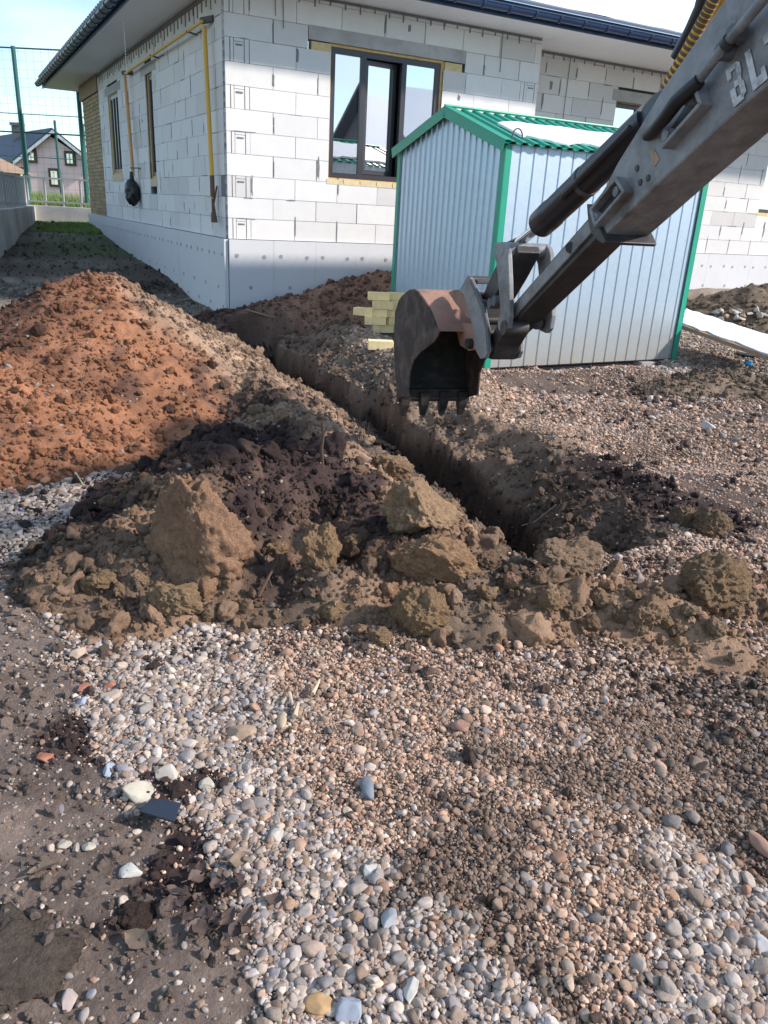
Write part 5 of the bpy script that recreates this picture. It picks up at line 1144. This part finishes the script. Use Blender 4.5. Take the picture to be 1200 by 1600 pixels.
for aa, bb, zlo, zhi in ((a1_*[1,1,0]-np.array([7, -.5, 0]), a2_*[1,1,0]+np.array([5., 0, 0]), 1.0, t1_), (bl_[0][0]*[1,1,0]-np.array([9, 0, 0]), bl_[2][0]*[1,1,0]+np.array([8, 0, 0]), 1.2, bl_[0][1])):
    for z_ in (zhi, (zlo+zhi)/2): 
        m = MB(); m.tube([aa+ZU*z_, bb+ZU*z_], .02, 6); m.build('cable', 'fgreen', net)
netting(a1_*[1,1,0]-np.array([7, -.5, 0]), a2_*[1,1,0]+np.array([5., 0, 0]), 1.0, t1_, .20, .0035, 'netting')
# pink house
Yh = 46.0; pk_h = PL(78, 205, (0, Yh, 0), (0, 1, 0)); re = PL(138, 252, (0, Yh, 0), (0, 1, 0)); 
hw = re[0]-pk_h[0]; eave = re[2]; cx = pk_h[0]; gb = .8
rd = np.array([-.62, .78, 0]); dp = 11.0; fx = np.array([1., 0, 0])
ph = thing('pink_house', (cx, Yh, gb), 'pink gabled house with brown shutters and dark roof beyond the fence', 'house')
m = MB(); pts = [np.array([cx-hw, Yh, gb-1]), np.array([cx+hw, Yh, gb-1]), np.array([cx+hw, Yh, eave]), np.array([cx, Yh, pk_h[2]-.25]), np.array([cx-hw, Yh, eave])]
m.prism(pts, rd*dp); m.build('wall', 'pinkwall', ph)
for s_ in (-1, 1):
    e = np.array([cx+s_*(hw+.35), Yh, eave-.28]); r_ = np.array([cx, Yh, pk_h[2]]); m = MB(); m.prism([e-rd*.4, r_-rd*.4, r_-rd*.4+ZU*.16, e-rd*.4+ZU*.16], rd*(dp+.8)); rf = m.build('roof', 'slate', ph)
    m = MB(); m.prism([e-rd*.45-ZU*.12, r_-rd*.45-ZU*.12, r_-rd*.45+ZU*.05, e-rd*.45+ZU*.05], rd*.04); m.build('verge_board', 'white', rf)
chp = PL(29, 215, (0, Yh+4, 0), (0, 1, 0)); m = MB(); m.box(chp-ZU*.9, (.5, .5, 3.0)); m.box(chp+ZU*.7, (.62, .62, .16)); m.build('chimney', 'gbrick', ph)
for i, (x0, y0, x1, y1) in enumerate(((42,232,55,253),(102,237,116,258),(78,264,92,291),(15,262,38,292))):
    a = PL(x0, y1, (0, Yh-.1, 0), (0, 1, 0)); b_ = PL(x1, y0, (0, Yh-.1, 0), (0, 1, 0)); w, h = b_[0]-a[0], b_[2]-a[2]
    m = MB(); m.obox(a+np.array([-.02, 0, -.02]), (w+.04, 0, 0), (0, .12, 0), (0, 0, h+.04)); wn = m.build('window', 'shutter', ph)
    m = MB(); m.obox(a+np.array([.12, -.02, .1]), (w-.24, 0, 0), (0, .03, 0), (0, 0, h-.22)); m.build('pane', 'glass', wn)
    m = MB(); m.obox(a+np.array([w/2-.04, -.04, .1]), (.08, 0, 0), (0, .03, 0), (0, 0, h-.2)); m.build('mullion', 'white', wn)
# hut at the left edge
hp = PL(2, 320, (0, 26, 0), (0, 1, 0)); hut = thing('garden_hut', (hp[0]-1, 26, .8), 'small brown roofed hut behind the railing at the left edge', 'hut')
hz0 = PL(5, 262, (0, 26, 0), (0, 1, 0))[2]; m = MB(); m.box((hp[0]-1.3, 27, .8+(hz0-.8)/2), (2.2, 2, hz0-.8)); m.build('wall', 'straw', hut)
m = MB(); m.box((hp[0]+.35, 26.3, 1.2), (.5, .06, .9)); m.build('door', 'rust', hut)
m = MB(); m.prism([np.array([hp[0]-2.8, 25.7, hz0-.1]), np.array([hp[0]+.15, 25.7, hz0-.12]), np.array([hp[0]-1.2, 25.7, hz0+.45])], np.array([0, 2.6, 0])); m.build('roof', 'wood', hut)
# red brown fence patch far right of the pink house's foot, and a stone bank with hedge behind the low wall
m = MB(); rnd = random.Random(3)
hd = [np.array([c1[0]-.5+i*.25, 24.2, 0]) for i in range(34)]
V_ = []; 
for p in hd:
    pass
def bladepatch(name, x0, x1, y0, y1, n, hmin, hmax, label, cat, zf, col='grass'):
    x = RS.uniform(x0, x1, n); y = RS.uniform(y0, y1, n); k = fbm(x*1.1, y*1.1, o=3, s=6) > -.25; x, y = x[k], y[k]; n = len(x); z = zf(x, y); h = RS.uniform(hmin, hmax, n); a = RS.uniform(0, 6.28, n); w = .012+.01*RS.uniform(size=n); lx = RS.normal(0, .4, n)*h; ly = RS.normal(0, .4, n)*h
    V = np.stack([np.c_[x-np.cos(a)*w, y-np.sin(a)*w, z-.01], np.c_[x+np.cos(a)*w, y+np.sin(a)*w, z-.01], np.c_[x+lx, y+ly, z+h]], 1).reshape(-1, 3)
    F_ = np.arange(n*3).reshape(-1, 3); o = npmesh(name, V, F_, None, MT[col], smooth=False); return tag(o, label, cat, kind='stuff')
bladepatch('grass', -8.6, -6.9, 18.6, 21.9, 14000, .03, .08, 'short green grass patch in front of the low wall', 'grass', lambda x, y: ground_z(x, y))
bladepatch('grass', c1[0]-4, c1[0]+8, 23.0, 27, 30000, .35, .75, 'rough green grass behind the low wall', 'grass', lambda x, y: np.full(x.shape, .85))
# grey masonry neighbour with snow on its roof (stands to the right, mirrored in the window)
nb = thing('masonry_house', (19, 0, 0), 'grey masonry neighbour house with gabled roof mirrored in the window', 'house')
gdir = math.radians(32); gx = np.array([math.cos(gdir), math.sin(gdir), 0]); gy = np.array([-math.sin(gdir), math.cos(gdir), 0]); c = np.array([20., -3, 0])
m = MB(); pts = [c-gy*5, c+gy*5, c+gy*5+ZU*3.2, c+ZU*6.2, c-gy*5+ZU*3.2]; m.prism(pts, gx*10); m.build('wall', 'gbrick', nb)
for s_ in (-1, 1):
    m = MB(); e = c+gy*5.5*s_+ZU*2.9; r_ = c+ZU*6.25; m.prism([e-gx*.5, r_-gx*.5, r_-gx*.5+ZU*.15, e-gx*.5+ZU*.15], gx*11); rf = m.build('roof', 'slate', nb)
    m = MB(); m.prism([e+ZU*.16, r_+ZU*.16, r_+ZU*.22, e+ZU*.22], gx*10); m.build('snow_cover', 'snow', rf)
m = MB(); m.obox(c-gx*.03-gy*.6+ZU*1.2, gy*1.2, -gx*.05, ZU*1.3); m.build('window', 'pvc', nb)
